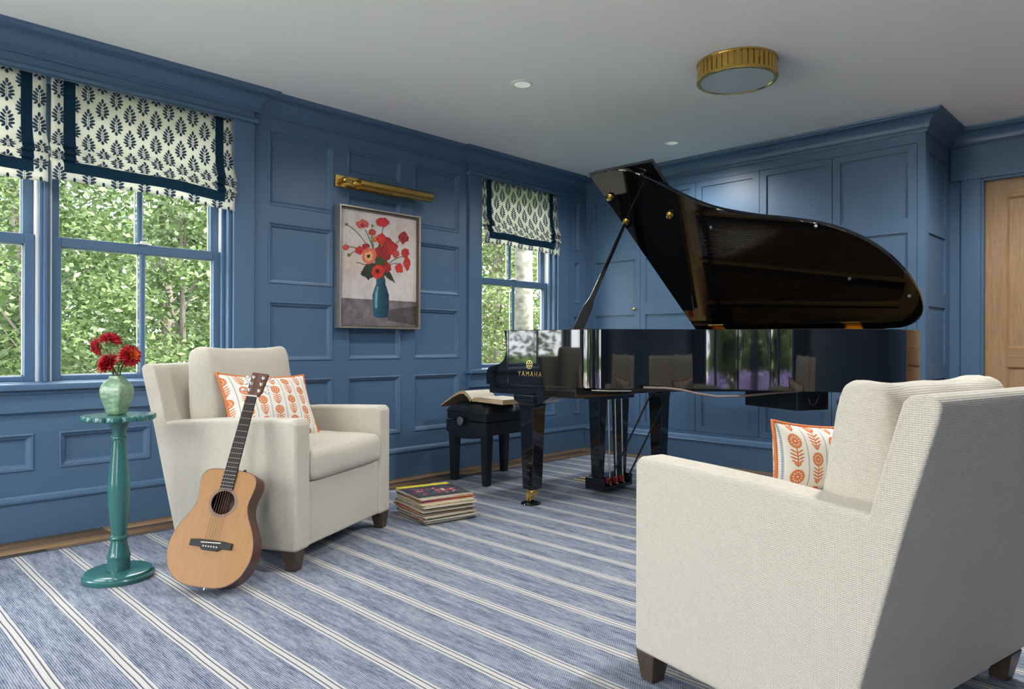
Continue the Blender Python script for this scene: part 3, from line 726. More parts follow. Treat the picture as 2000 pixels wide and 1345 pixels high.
# inside: soundboard, iron plate, struts, strings, dampers
SPRUCE = wood('soundboard_spruce', (0.034, 0.018, 0.007), (0.06, 0.032, 0.012), 8, (12, 1, 12), 0.35)  # soundboard and plate colours darkened to stand in for the lid's shade
PLATE = M('gold_iron_plate', (0.30, 0.185, 0.06), 0.36, 0.6)
COPPER = M('bass_string_copper', (0.55, 0.25, 0.11), 0.3, 1.0)
poly_in = [(p.x, p.y) for p in inner if p.y < 2.75]
poly_in = [(2.972, 2.75)] + poly_in + [(4.398, 2.75)]
MB().prism(poly_in, 'z', .885, .893).build('soundboard', SPRUCE, piano)
MB().prism(poly_in, 'z', .722, .730).build('underside_board', SATIN, piano)
ins = [p for p in inner if p.y < 2.75]; in2 = offset(ins, .10)
if (in2[len(in2) // 2] - outer[len(outer) // 2]).length < (ins[len(ins) // 2] - outer[len(outer) // 2]).length: in2 = offset(ins, -.10)
m = MB().loft([[(a.x, a.y, .925), (a.x, a.y, .945), (b.x, b.y, .940), (b.x, b.y, .925)] for a, b in zip(ins, in2)])
m.box(2.975, 4.395, 2.46, 2.88, .925, .945)
m.build('iron_plate', PLATE, piano, smooth=True)
for (xa, ya, xb, yb_) in ((3.28, 2.48, 3.52, 1.72), (3.62, 2.48, 3.86, 1.25), (3.62, 2.48, 3.40, 1.95), (3.95, 2.48, 4.18, 1.20), (4.25, 2.48, 4.32, 1.25)):
    d = Vector((xb - xa, yb_ - ya, 0)).normalized(); n_ = Vector((-d.y, d.x, 0)) * .011
    m = MB(); a = Vector((xa, ya, .93)); b = Vector((xb, yb_, .93))
    m.loft([[a - n_, a + n_, a + n_ * .6 + Vector((0, 0, .045)), a - n_ * .6 + Vector((0, 0, .045))], [b - n_, b + n_, b + n_ * .6 + Vector((0, 0, .03)), b - n_ * .6 + Vector((0, 0, .03))]])
    m.build('plate_strut', PLATE, piano)
def rim_x(yv):      # treble-side inner edge at a given y
    c_ = [p for p in inner if p.x < 4.2]; return min(c_, key=lambda p: abs(p.y - yv)).x
m = MB()
for k in range(70):
    x0 = 3.04 + k * .0125; t = k / 69; yend = 2.22 - 0.72 * t ** .9; x1 = x0 + .16 + .08 * t
    a, b = Vector((x0, 2.52, .955)), Vector((x1, yend, .953)); m.tube([a, b], .0012, 4)
so_ = m.build('treble_strings', STEEL, piano); so_['kind'] = 'stuff'
m = MB()
for k in range(30):
    x0 = 4.02 + k * .0115; m.tube([(x0, 2.52, .965), (x0 - .42 + k * .006, 1.42 - .004 * k, .962)], .0022, 5)
so_ = m.build('bass_strings', COPPER, piano); so_['kind'] = 'stuff'
m = MB(); m.box(3.02, 4.36, 2.60, 2.63, .945, .949); m.build('felt_strip', FELT_RED, piano)
for k in range(40): 
    if k == 0: db = MB().box(-.010, .010, -.012, .012, 0, .028).build('damper', SATIN, piano); dme = db.data
    else: db = bpy.data.objects.new('damper', dme); COL.objects.link(db); db.parent = piano
    db.location = (3.25 + k * .0275, 2.40 - .0006 * k, .957)
m = MB(); m.box(3.08, 4.30, 2.56, 2.86, .972, .985); m.build('music_desk', LACQUER, piano, bevel=.003)
# lid
ALPHA = math.radians(36.0); HX, HZ = 4.44, 1.040
def lidp(w, yv, t): return (HX - w * math.cos(ALPHA) + t * math.sin(ALPHA), yv, HZ + w * math.sin(ALPHA) + t * math.cos(ALPHA))
lo = [(1.515, 2.535), (1.515, 2.44)] + [(4.445 - p.x, p.y - .004) for p in curve if p.y < 2.42 and p.x < 4.439] + [(0.0, 1.33), (0.0, 2.535)]
def lid_slab(poly, t0, t1, r=.004):
    # slab with softened edges: shrink both faces slightly
    n = len(poly); V2 = [Vector(p) for p in poly]
    def inset(d):
        out = []
        for i in range(n):
            a, b, c_ = V2[i - 1], V2[i], V2[(i + 1) % n]; t1_ = (b - a).normalized(); t2_ = (c_ - b).normalized()
            n1 = Vector((t1_.y, -t1_.x)); n2 = Vector((t2_.y, -t2_.x)); mm = (n1 + n2); mm = mm / max(.3, (1 + n1.dot(n2))); out.append(b + mm * d)
        return out
    area = sum(V2[i - 1].x * V2[i].y - V2[i].x * V2[i - 1].y for i in range(n)); sg = -1 if area > 0 else 1
    ii = inset(sg * r)
    return MB().loft([[lidp(p.x, p.y, t0) for p in ii], [lidp(p.x, p.y, t0 + r) for p in V2], [lidp(p.x, p.y, t1 - r) for p in V2], [lidp(p.x, p.y, t1) for p in ii]])
lid = lid_slab(lo, 0, .024).build('lid', LACQUER, piano, smooth=True)
flap = lid_slab([(1.500, 2.525), (1.500, 2.125), (.004, 2.125), (.004, 2.525)], .027, .049).build('lid_front_flap', LACQUER, piano, smooth=True)
def on_lid(mb, w, yv, t):   # local z becomes the inward normal of the lid underside
    nrm = Vector((-math.sin(ALPHA), 0, -math.cos(ALPHA))); q = nrm.to_track_quat('Z', 'Y').to_matrix().to_4x4()
    return mb.rot(Matrix.Translation(lidp(w, yv, t)) @ q)
KNOB = [(.019, 0), (.021, .003), (.019, .006), (.012, .008), (.013, .012), (.017, .017), (.016, .024), (.008, .028), (.002, .028)]
for w, yv in ((1.332, 2.49), (1.125, 2.495), (1.125, 2.19)): on_lid(MB().lathe(KNOB, seg=18), w, yv, 0).build('lid_knob', GOLD, lid, smooth=True)
for w, yv in ((.985, 1.99), (.90, 1.43), (.47, 1.38), (.30, 1.12)): on_lid(MB().lathe([(.009, 0), (.009, .006), (.006, .010), (.001, .011)], seg=14), w, yv, 0).build('lid_bumper', RUBBER, lid, smooth=True)
for yv in (2.36, 1.485):
    m = MB(); m.box(4.392, 4.436, yv - .055, yv + .055, 1.030, 1.0325); m.tube([(4.437, yv - .055, 1.037), (4.437, yv + .055, 1.037)], .0065, 10)
    p0, p1 = lidp(.01, 0, -.002), lidp(.075, 0, -.002); q0, q1 = lidp(.01, 0, .0005), lidp(.075, 0, .0005)
    m.loft([[(a[0], yy_, a[2]) for a in (p0, p1, q1, q0)] for yy_ in (yv - .055, yv + .055)]); m.build('lid_hinge', GOLD, piano)
# prop stick
a = Vector((2.985, 2.432, 1.020)); b = Vector(lidp(1.125, 2.495, -.012)); dv = (b - a); L = dv.length; q = dv.to_track_quat('Z', 'X').to_matrix().to_4x4()
m = MB(); sec = [(0, .011, .026), (.10, .011, .028), (.20, .011, .026), (.27, .009, .015), (.36, .009, .0135), (.9, .007, .010), (1.0, .006, .008)]
m.loft([[(-hx, -hy, L * t), (hx, -hy, L * t), (hx, hy, L * t), (-hx, hy, L * t)] for t, hx, hy in sec]); m.rot(Matrix.Translation(a) @ q @ Matrix.Rotation(math.radians(40), 4, 'Z'))
ps = m.build('prop_stick', LACQUER, piano, bevel=.003)
m = MB(); m.box(2.975, 3.06, 2.38, 2.48, 1.0285, 1.0325); m.build('prop_felt', FELT_RED, piano)
# legs
def piano_leg(x, y):
    m = MB(); sec = [(.655, .080), (.632, .080), (.622, .076), (.606, .062), (.590, .056), (.56, .0535), (.105, .0410), (.100, .0395)]
    m.loft([[(x - h, y - h, z), (x + h, y - h, z), (x + h, y + h, z), (x - h, y + h, z)] for z, h in sec]); o = m.build('leg', LACQUER, piano, bevel=.004)
    c = MB().lathe([(.030, .100), (.034, .097), (.034, .090), (.022, .086), (.022, .075), (.001, .075)], x, y, 20)
    c.prism([(y - .030, .085), (y + .026, .085), (y + .034, .060), (y + .030, .028), (y + .016, .028), (y + .010, .055), (y - .022, .062)], 'x', x - .022, x + .022)
    w_ = MB().lathe([(.004, -.015), (.022, -.015), (.024, 0), (.022, .015), (.004, .015)], seg=20); w_.rot(Matrix.Translation((x, y + .018, .040)) @ Matrix.Rotation(PI / 2, 4, 'Y')); c.add(w_.v, w_.f)
    c.build('caster', GOLD, piano, smooth=True)
    MB().lathe([(.045, .0096), (.058, .0096), (.060, .012), (.057, .018), (.046, .021), (.040, .015), (.002, .014)], x, y + .012, 28).build('caster_cup', LACQUER, piano, smooth=True)
for x, y in ((3.025, 2.80), (4.345, 2.78), (4.03, 1.33)): piano_leg(x, y)
for xa in (2.950, 4.27): MB().prism([(2.88, .655), (2.88, .618), (2.72, .600), (2.66, .615), (2.62, .640), (2.585, .655)], 'x', xa, xa + .15).build('leg_bracket', LACQUER, piano, bevel=.003)
# lyre with pedals
m = MB(); m.box(3.50, 3.86, 2.66, 2.80, .600, .654); m.build('lyre_top', LACQUER, piano, bevel=.003)
for x in (3.56, 3.80):
    m = MB(); m.loft([[(x - h, 2.73 - h * 1.1, z), (x + h, 2.73 - h * 1.1, z), (x + h, 2.73 + h * 1.1, z), (x - h, 2.73 + h * 1.1, z)] for z, h in ((.602, .040), (.10, .027))]); m.build('lyre_post', LACQUER, piano, bevel=.003)
m = MB(); m.box(3.52, 3.84, 2.66, 2.80, .030, .052); m.box(3.52, 3.84, 2.70, 2.80, .052, .105); m.box(3.52, 3.545, 2.66, 2.70, .052, .105); m.box(3.815, 3.84, 2.66, 2.70, .052, .105); m.build('pedal_box', LACQUER, piano, bevel=.003)
for x in (3.61, 3.68, 3.75):
    m = MB(); m.prism([(x - .010, 2.66), (x + .010, 2.66), (x + .009, 2.80), (x + .022, 2.90), (x + .018, 2.955), (x, 2.968), (x - .018, 2.955), (x - .022, 2.90), (x - .009, 2.80)], 'z', .055, .063); pd = m.build('pedal', GOLD, piano, bevel=.002)
    MB().box(x - .014, x + .014, 2.668, 2.694, .064, .098).build('pedal_felt', FELT_RED, piano)
    m = MB().tube([(x, 2.672, .060), (x, 2.685, .62)], .0055, 10); m.build('pedal_rod', STEEL, piano, smooth=True)
    m = MB().tube([(x, 2.684, .60), (x, 2.685, .645)], .013, 14); m.build('rod_guide', STEEL, piano, smooth=True)
for x in (3.58, 3.78): MB().tube([(x, 2.66, .075), (x + .03, 2.36, .665)], .006, 8).build('lyre_brace', SATIN, piano, smooth=True)
for x0_, y0_, x1_, y1_ in ((3.1, 2.38, 4.2, 1.35), (3.7, 2.38, 4.05, 1.3), (4.3, 2.38, 4.25, 1.4)):
    d = Vector((x1_ - x0_, y1_ - y0_, 0)).normalized(); n_ = Vector((-d.y, d.x, 0)) * .035; a = Vector((x0_, y0_, 0)); b = Vector((x1_, y1_, 0))
    MB().loft([[a - n_ + Vector((0, 0, .722)), a + n_ + Vector((0, 0, .722)), a + n_ + Vector((0, 0, .690)), a - n_ + Vector((0, 0, .690))], [b - n_ + Vector((0, 0, .722)), b + n_ + Vector((0, 0, .722)), b + n_ + Vector((0, 0, .690)), b - n_ + Vector((0, 0, .690))]]).build('underframe_beam', SATIN, piano)
# control box slung below, with its cable
u_ = Vector((4.007 - 3.846, 1.962 - 1.58, 0)); un = u_.normalized(); vn = Vector((un.y, -un.x, 0)); c0 = Vector((3.846, 1.58, 0))
cs = [c0, c0 + un * .415, c0 + un * .415 + vn * .23, c0 + vn * .23]
MB().loft([[(p.x, p.y, .585) for p in cs], [(p.x, p.y, .722) for p in cs]]).build('control_box', SATIN, piano, bevel=.004)
CABLE = M('mauve_cable', (0.16, 0.115, 0.10), 0.5)
cp = [(3.10, 2.08, .724), (3.168, 1.998, .722), (3.23, 1.935, .713), (3.286, 1.877, .694), (3.361, 1.801, .678), (3.436, 1.725, .68), (3.53, 1.658, .688), (3.625, 1.59, .698), (3.721, 1.521, .704), (3.755, 1.50, .712)]
MB().tube(catmull3 if False else cp, .0065, 8).build('cable', CABLE, piano, smooth='all')
MB().tube([(3.78, 1.50, .715), (3.765, 1.485, .66), (3.768, 1.475, .634), (3.778, 1.465, .628), (3.789, 1.452, .650), (3.797, 1.443, .69), (3.81, 1.44, .715)], .004, 8).build('cable', SATIN, piano, smooth='all')
m = MB().tube([(2.945, 2.30, .705), (2.98, 2.21, .705), (3.05, 2.12, .706)], .003, 6); m.build('latch_rail', STEEL, piano)
# gilt maker's mark on the rim side
tm = text_mesh('YAMAHA', 0.041, 0.0004, 1.42)
xs_ = [v.co.x for v in tm.vertices]; wtxt = max(xs_) - min(xs_)
for v in tm.vertices:
    c_ = v.co.copy(); v.co = Vector((2.9292 - (c_.z + .0004), 2.826 - (c_.x - min(xs_)) * (.184 / wtxt), .7645 + c_.y * 1.0))
finish(tm, 'lettering', GOLD, piano)
m = MB(); cy_, cz_ = 2.737, .832; N = 32
def em(r, a): return (2.9288, cy_ - r * math.cos(a), cz_ + r * math.sin(a))
m.loft([[em(.0245, 2 * PI * i / N) for i in range(N)], [em(.0215, 2 * PI * i / N) for i in range(N)]], caps=False)
for k in range(6):
    a = PI / 2 + k * PI / 3; w_ = .13 if k % 2 == 0 else .09
    m.add([em(.004, a), em(.010, a + w_ * 2.2), em(.018, a + w_), em(.0188, a), em(.018, a - w_), em(.010, a - w_ * 2.2)], [(0, 1, 2, 3, 4, 5)])
m.build('emblem', GOLD, piano)
rebase(piano, (3.685, 2.10, 0))

# ------------------------------------------------------------------ piano bench
bench = thing('piano_bench', 'black adjustable piano bench with tufted leather seat', 'bench')
bx0, bx1, by0, by1 = 3.145, 3.715, 3.325, 3.725
m = MB(); m.box(bx0 + .005, bx1 - .005, by0 + .005, by1 - .005, .435, .490); m.build('upper_frame', SATIN, bench, bevel=.003)
pf = [(by0, .428), (by0, .340)] + [(by0 + (by1 - by0) * t, .340 - .028 * math.sin(PI * t)) for t in (.15, .3, .45, .6, .75, .9)] + [(by1, .355), (by1, .428)]
m = MB(); m.prism(pf, 'x', bx0, bx0 + .02); m.prism(pf, 'x', bx1 - .02, bx1); m.box(bx0 + .02, bx1 - .02, by0, by0 + .02, .345, .428); m.box(bx0 + .02, bx1 - .02, by1 - .02, by1, .345, .428); m.build('apron', SATIN, bench, bevel=.003)
nx, ny = 36, 26; vs = []
for j in range(ny + 1):
    for i in range(nx + 1):
        a, b = i / nx, j / ny; ex = min(a, 1 - a) * 8; ey = min(b, 1 - b) * 6
        h = .500 + .052 * min(1, ex) ** .5 * min(1, ey) ** .5
        tu = 0
        for p in range(5):
            for q_ in range(3):
                d2 = ((a - (p + .5) / 5) * .57) ** 2 + ((b - (q_ + .5) / 3) * .40) ** 2; tu = max(tu, math.exp(-d2 / .00035))
        fold = max(math.exp(-(((a * 5 - .5) % 1 - 0) * .114) ** 2 / .00012) * .25, 0)
        h -= tu * .026 + .004 * math.cos(2 * PI * (a * 5)) * min(1, ex) + .003 * math.cos(2 * PI * b * 3) * min(1, ey)
        if ex == 0 or ey == 0: h = .492
        vs.append((bx0 - .004 + (bx1 - bx0 + .008) * a, by0 - .004 + (by1 - by0 + .008) * b, h))
fs = [(j * (nx + 1) + i, j * (nx + 1) + i + 1, (j + 1) * (nx + 1) + i + 1, (j + 1) * (nx + 1) + i) for j in range(ny) for i in range(nx)]
m = MB(); m.add(vs, fs); m.box(bx0 - .002, bx1 + .002, by0 - .002, by1 + .002, .488, .493); m.build('seat_cushion', LEATHER, bench, smooth='all')
for x, y in ((bx0 + .045, by0 + .04), (bx0 + .045, by1 - .04), (bx1 - .045, by1 - .04), (bx1 - .045, by0 + .04)):
    MB().loft([[(x - h, y - h, z), (x + h, y - h, z), (x + h, y + h, z), (x - h, y + h, z)] for z, h in ((.36, .031), (.012, .022), (.0095, .021))]).build('leg', SATIN, bench, bevel=.003)
KN = M('bench_knob_face', (0.42, 0.37, 0.32), 0.3, 0.9)
k = MB().lathe([(.008, 0), (.008, .016), (.030, .017), (.031, .020), (.031, .030), (.028, .032), (.002, .033)], seg=28); k.rot(Matrix.Translation((bx0, 3.545, .432)) @ Matrix.Rotation(-PI / 2, 4, 'Y')); kb = k.build('adjusting_knob', SATIN, bench, smooth=True)
k = MB().lathe([(.029, .0325), (.029, .0345), (.024, .036), (.001, .036)], seg=28); k.rot(Matrix.Translation((bx0, 3.545, .432)) @ Matrix.Rotation(-PI / 2, 4, 'Y')); k.build('knob_face', KN, kb, smooth=True)
rebase(bench, (3.43, 3.525, 0))

# open music book lying over the bench
PAPER = M('aged_paper', (0.66, 0.60, 0.46), 0.8)
PAPER.color(PAPER.mix(PAPER.noise(30, 3), (0.70, 0.66, 0.54), (0.58, 0.52, 0.39)))
EDGEP = M('page_edges', (0.42, 0.29, 0.15), 0.85)
_x, _y, _z = EDGEP.xyz('Object'); EDGEP.color(EDGEP.mix((EDGEP.noise(8, 2, stretch=(1, 1, 60)) + 0).step(.35, .65), (0.30, 0.19, 0.09), (0.58, 0.45, 0.28)))
COVER = M('book_cover', (0.33, 0.23, 0.12), 0.7)
book = thing('open_book', 'thick open music book with yellowed pages on the bench', 'book')
lp = [(3.525, .572), (3.555, .605), (3.60, .627), (3.65, .623), (3.72, .592), (3.79, .553), (3.86, .512)]    # top of left pages (y,z)
def page_block(name, top, th, xa, xb, mat_top):
    nb_ = len(top); low = []
    for i, (yv, zv) in enumerate(top):
        a = Vector(top[max(i - 1, 0)]); b = Vector(top[min(i + 1, nb_ - 1)]); t = (b - a).normalized(); n_ = Vector((t.y, -t.x))
        if n_.y > 0: n_ = -n_
        low.append((yv + n_.x * th[i], zv + n_.y * th[i]))
    m = MB(); m.prism(list(top) + low[::-1], 'x', xa, xb); o = m.build(name, EDGEP, book)
    m = MB(); m.loft([[(xa + .001, p[0], p[1] + .0008) for p in top], [(xb - .001, p[0], p[1] + .0008) for p in top]], closed=False); m.build('page', PAPER, o, smooth='all')
    m = MB(); lw = low
    m.prism(lw + [(p[0], p[1] - .002) for p in lw][::-1], 'x', xa - .003, xb + .003); m.build('cover', COVER, o)
page_block('left_pages', lp, [.020, .020, .019, .017, .014, .011, .008], 3.20, 3.43, PAPER)
page_block('right_pages', [(3.525, .572), (3.50, .586), (3.45, .590), (3.38, .588), (3.28, .585), (3.225, .584)], [.012, .024, .028, .028, .028, .028], 3.20, 3.43, PAPER)
rebase(book, (3.315, 3.50, .552))

# ------------------------------------------------------------------ armchairs
PIPE_C = M('cream_welt', (0.66, 0.61, 0.52), 0.9)
def armchair(label, loc, rz, seed, ctop=.90, wide=0.0):
    ch = thing('armchair', label, 'armchair', loc, rz, 'cream upholstered armchairs'); rr = random.Random(seed)
    W = .40
    m = MB(); m.box(-.305, .305, .012, .62, .092, .364); m.build('seat_base', CREAM, ch, bevel=.012, seg=3)
    prof = [(0, .090), (0, .610), (.006, .626), (.020, .635), (.20, .632), (.40, .626), (.60, .612), (.745, .600), (.70, .43), (.615, .090)]
    for s in (-1, 1):
        m = MB(); xa, xb = sorted((s * .295, s * W)); xa -= wide if s < 0 else 0; m.prism(prof, 'x', xa, xb); m.build('arm', CREAM, ch, bevel=.034, seg=6)
    bp = [(.57, .10), (.57, .30), (.672, .60), (.728, .80), (.740, .838), (.754, .853), (.785, .857), (.806, .850), (.813, .836), (.808, .81), (.747, .60), (.619, .10)]
    m = MB(); m.prism(bp, 'x', -W - wide + .001, W - .001); m.build('back', CREAM, ch, bevel=.018, seg=4)
    me = rounded_box(.595, .64, .140, .040, 12, (.004, .012, .016), .0015, seed)
    c = finish(me, 'seat_cushion', CREAM, ch, smooth='all'); c.location = (0, .305, .362)
    me = rounded_box(.60, .165, .455, .050, 12, (.004, .032, .012), .002, seed + 3)
    for v in me.vertices:      # pull the top corners up and out, like a knife-edge cushion
        fx, fz = v.co.x / .30, v.co.z / .455
        if fz > .5: v.co.z += .030 * max(0, abs(fx)) ** 5 * (fz - .5) * 2 - .012 * (1 - fx * fx) * (fz - .5)
        v.co.y *= 1 - .35 * max(0, fz - .45) ** 1.3 * 1.6
    c = finish(me, 'back_cushion', CREAM, ch, smooth='all'); c.location = (0.005, .562, ctop - .435); c.rotation_euler = (math.radians(-5.5), 0, 0)
    for x, y in ((-.362, .035), (.362, .035), (-.362, .575), (.362, .575)):
        m = MB(); x -= wide if x < 0 else 0
        m.loft([[(x - .036, y - .030, .094), (x + .036, y - .030, .094), (x + .036, y + .040, .094), (x - .036, y + .040, .094)], [(x - .022 , y - .022, .0095), (x + .022, y - .022, .0095), (x + .022, y + .022, .0095), (x - .022, y + .022, .0095)]]); m.build('leg', WALNUT, ch, bevel=.003)
    return ch
CH1 = ((1.785, 2.810, 0), math.radians(26.0)); CH2 = ((2.045, 1.060, 0), math.radians(168.5))
armchair('cream armchair by the window with the guitar leaning on it', *CH1, 11)
armchair('cream armchair in the right foreground, seen from behind', *CH2, 23, .838, .11)

# printed lumbar pillows
PRINT = M('suzani_print', (0.7, 0.66, 0.58), 0.9, 0, 0.1)
u, v, _ = PRINT.xyz('UV')
cw, chh = .080, .112
col = (u / cw + .5).floor(); px = u - col * cw
odd = (col * .5).fract().abs().gt(.25)
vv = v + odd * (chh * .5); py = vv - ((vv / chh).floor() + .5) * chh
wob = PRINT.noise(900, 2, 'UV')
fy = py - .026; rad = hyp(px, fy); ang = fy.atan2(px)
disc = 1.0 - (rad + (ang * 22).sin() * .0011 + (wob - .5) * .004).step(.0225, .0238)
dots = band(rad, .0135, .0032, .0008) * (ang * 11).sin().gt(.15) + (1.0 - rad.step(.0028, .0036))
stemm = band(px, 0, .0022, .0005) * band(py, -.026, .030, .001)
ax = px.abs(); best = None
for cx, cy, a_deg, a, b in ((.011, -.006, 28, .0125, .0026), (.012, -.017, 24, .0130, .0028), (.012, -.028, 24, .0130, .0028), (.010, -.039, 28, .0115, .0027), (.006, -.048, 42, .0085, .0027)):
    c_, s_ = math.cos(math.radians(a_deg)), math.sin(math.radians(a_deg)); dx = ax - cx; dy = py - cy - (ax * ax) * 4.0 * 0 
    p = (dx * c_ + dy * s_) / a; q = (dy * c_ - dx * s_) / b; e = p * p + q * q; best = e if best is None else best.min(e)
leaves = 1.0 - (best + (wob - .5) * .6).step(.75, 1.2)
motif = (disc * (1.0 - dots * .75)).max(stemm).max(leaves)
bl = band(px.abs(), cw / 2, .0022, .0006) * ((v * 900).sin() * .3 + .75)
base = PRINT.mix(PRINT.noise(260, 3, 'UV'), (0.66, 0.62, 0.54), (0.78, 0.75, 0.68))
c = PRINT.mix(bl, base, (0.20, 0.28, 0.37)); c = PRINT.mix(motif, c, PRINT.mix(wob, (0.50, 0.13, 0.035), (0.66, 0.22, 0.08))); PRINT.color(c); PRINT.bump(PRINT.noise(700, 2, 'UV') + motif * .4, .25, .001)
ORANGE = M('orange_piping', (0.60, 0.17, 0.045), 0.8)
def lumbar_pillow(label, loc, rot, W=.46, Hh=.30, T=.065, uoff=0.0):
    root = thing('lumbar_pillow', label, 'pillow', loc, 0, 'suzani-print lumbar pillows'); root.rotation_euler = rot
    n1, n2 = 33, 23; vs = []; uv = []
    def pt(a, b, s):
        e = (1 - abs(a) ** 2.6) * (1 - abs(b) ** 2.6); t = T * max(0, e) ** .55 * (1 + .06 * math.sin(5 * a + 2 * b))
        ox = a * W / 2 * (1 - .06 * (1 - b * b)); oz = b * Hh / 2 * (1 - .13 * (1 - a * a) ** .8); return (ox, s * t, oz + Hh / 2)
    mb_ = MB()
    for s in (-1, 1):
        for j in range(n2):
            for i in range(n1): a, b = 2 * i / (n1 - 1) - 1, 2 * j / (n2 - 1) - 1; mb_.v.append(pt(a, b, s)); uv.append((a * W / 2 + uoff + (0 if s < 0 else .3), b * Hh / 2 + .02))
    N = n1 * n2
    for s in (0, 1): mb_.f += [tuple(s * N + k for k in ((j * n1 + i, j * n1 + i + 1, (j + 1) * n1 + i + 1, (j + 1) * n1 + i) if s == 0 else (j * n1 + i, (j + 1) * n1 + i, (j + 1) * n1 + i + 1, j * n1 + i + 1))) for j in range(n2 - 1) for i in range(n1 - 1)]
    me = bpy.data.meshes.new('cover'); me.from_pydata(mb_.v, [], mb_.f); ul = me.uv_layers.new(name='UVMap')
    for lp_ in me.loops: ul.data[lp_.index].uv = uv[lp_.vertex_index]
    finish(me, 'cover', PRINT, root, smooth='all')
    path = [pt(-1 + 2 * i / 24, -1, 0) for i in range(24)] + [pt(1, -1 + 2 * i / 16, 0) for i in range(16)] + [pt(1 - 2 * i / 24, 1, 0) for i in range(24)] + [pt(-1, 1 - 2 * i / 16, 0) for i in range(17)]
    MB().tube(path, .0055, 8).build('piping', ORANGE, root, smooth='all')
    return root
def chair_point(CH, x, y, z):
    a = CH[1]; return (CH[0][0] + x * math.cos(a) - y * math.sin(a), CH[0][1] + x * math.sin(a) + y * math.cos(a), z)
lumbar_pillow('orange suzani-print lumbar pillow in the window armchair', chair_point(CH1, -.105, .305, .510), (math.radians(-27), math.radians(3), CH1[1] - math.radians(17)), .475, .33)
lumbar_pillow('orange suzani-print lumbar pillow in the foreground armchair', (2.240, .835, .470), (math.radians(-6), math.radians(5), math.radians(-16)), .46, .235, .06, .02)

# ------------------------------------------------------------------ pedestal table, vase and dahlias
TEAL = M('teal_lacquer', (0.030, 0.128, 0.120), 0.18, 0, 0.5, 0.2)
TX, TY = .905, 3.10
tb = thing('pedestal_table', 'small teal pedestal table with scalloped top', 'table', (TX, TY, .0092))
prof = [(.129, 0), (.131, .004), (.131, .016), (.127, .020), (.124, .021), (.124, .024), (.119, .031), (.112, .033), (.02, .034)]
MB().lathe(prof, seg=64).build('base', TEAL, tb, smooth=True)
prof = [(.0415, .032), (.0415, .070), (.040, .076), (.0425, .082), (.0425, .092), (.039, .098), (.0375, .104), (.030, .140), (.0285, .150), (.034, .155), (.0355, .161), (.033, .168), (.028, .172), (.029, .190), (.0355, .240), (.040, .290), (.0415, .330), (.0395, .380), (.0345, .440), (.0285, .500), (.0260, .540), (.0265, .552), (.0305, .556), (.0310, .561), (.0300, .566), (.0250, .570), (.0250, .590), (.0290, .597), (.0330, .604), (.0350, .612), (.0385, .620), (.038, .628), (.034, .632), (.034, .636)]
MB().lathe(prof, seg=40).build('turned_column', TEAL, tb, smooth=True)
NS = 14; ring = []
for i in range(NS * 12):
    a = 2 * PI * i / (NS * 12); ring.append((.122 + .012 * abs(math.sin(NS / 2 * a)) ** .55, a))
def scal(k, z): return [(r * k * math.cos(a), r * k * math.sin(a), z) for r, a in ring]
MB().loft([scal(.97, .632), scal(1.0, .636), scal(1.0, .650), scal(.985, .653), scal(.4, .6535)]).build('scalloped_top', TEAL, tb, smooth=True)

CELADON = M('celadon_glaze', (0.21, 0.36, 0.23), 0.30, 0, 0.5, 0.25)
_n = CELADON.noise(60, 4); CELADON.color(CELADON.mix(_n.step(.3, .75), (0.125, 0.235, 0.135), (0.255, 0.38, 0.245)))
_x, _y, _z = CELADON.xyz('Object'); CELADON.bump(_n * .6 + (_z * 260).sin() * (_x * 260 + _y * 120).sin() * .6, .35, .0025)
vz = .009 + .6545
va = thing('vase', 'square celadon green vase with moulded relief', 'vase', (TX - .010, TY - .004, vz), 0)
vr = math.radians(38.7)
def vring(h, z, q=9.0):
    out = []
    for i in range(48):
        a = 2 * PI * i / 48; c_, s_ = math.cos(a), math.sin(a); x = h * math.copysign(abs(c_) ** (2 / q), c_); y = h * math.copysign(abs(s_) ** (2 / q), s_)
        out.append((x * math.cos(vr) - y * math.sin(vr), x * math.sin(vr) + y * math.cos(vr), z))
    return out
MB().loft([vring(h, z) for h, z in ((.024, 0), (.0265, .002), (.029, .010), (.037, .040), (.0445, .070), (.0470, .088), (.0465, .102), (.0425, .118), (.035, .130), (.0265, .138), (.0225, .145), (.0215, .151), (.0225, .155), (.020, .155), (.019, .147), (.022, .130), (.034, .105), (.030, .02))]).build('body', CELADON, va, smooth='all')
STEMG = M('flower_stem', (0.10, 0.13, 0.045), 0.6)
PETAL = M('dahlia_petal', (0.62, 0.022, 0.045), 0.55)
_g = PETAL.nt.nodes.new('ShaderNodeNewGeometry'); PETAL.color(PETAL.mix(X(PETAL.nt, _g.outputs['Random Per Island']), (0.24, 0.006, 0.016), (0.80, 0.040, 0.060)))
PETAL2 = M('dahlia_petal_orange', (0.72, 0.15, 0.025), 0.55)
SEPAL = M('sepal_green', (0.13, 0.17, 0.035), 0.6)
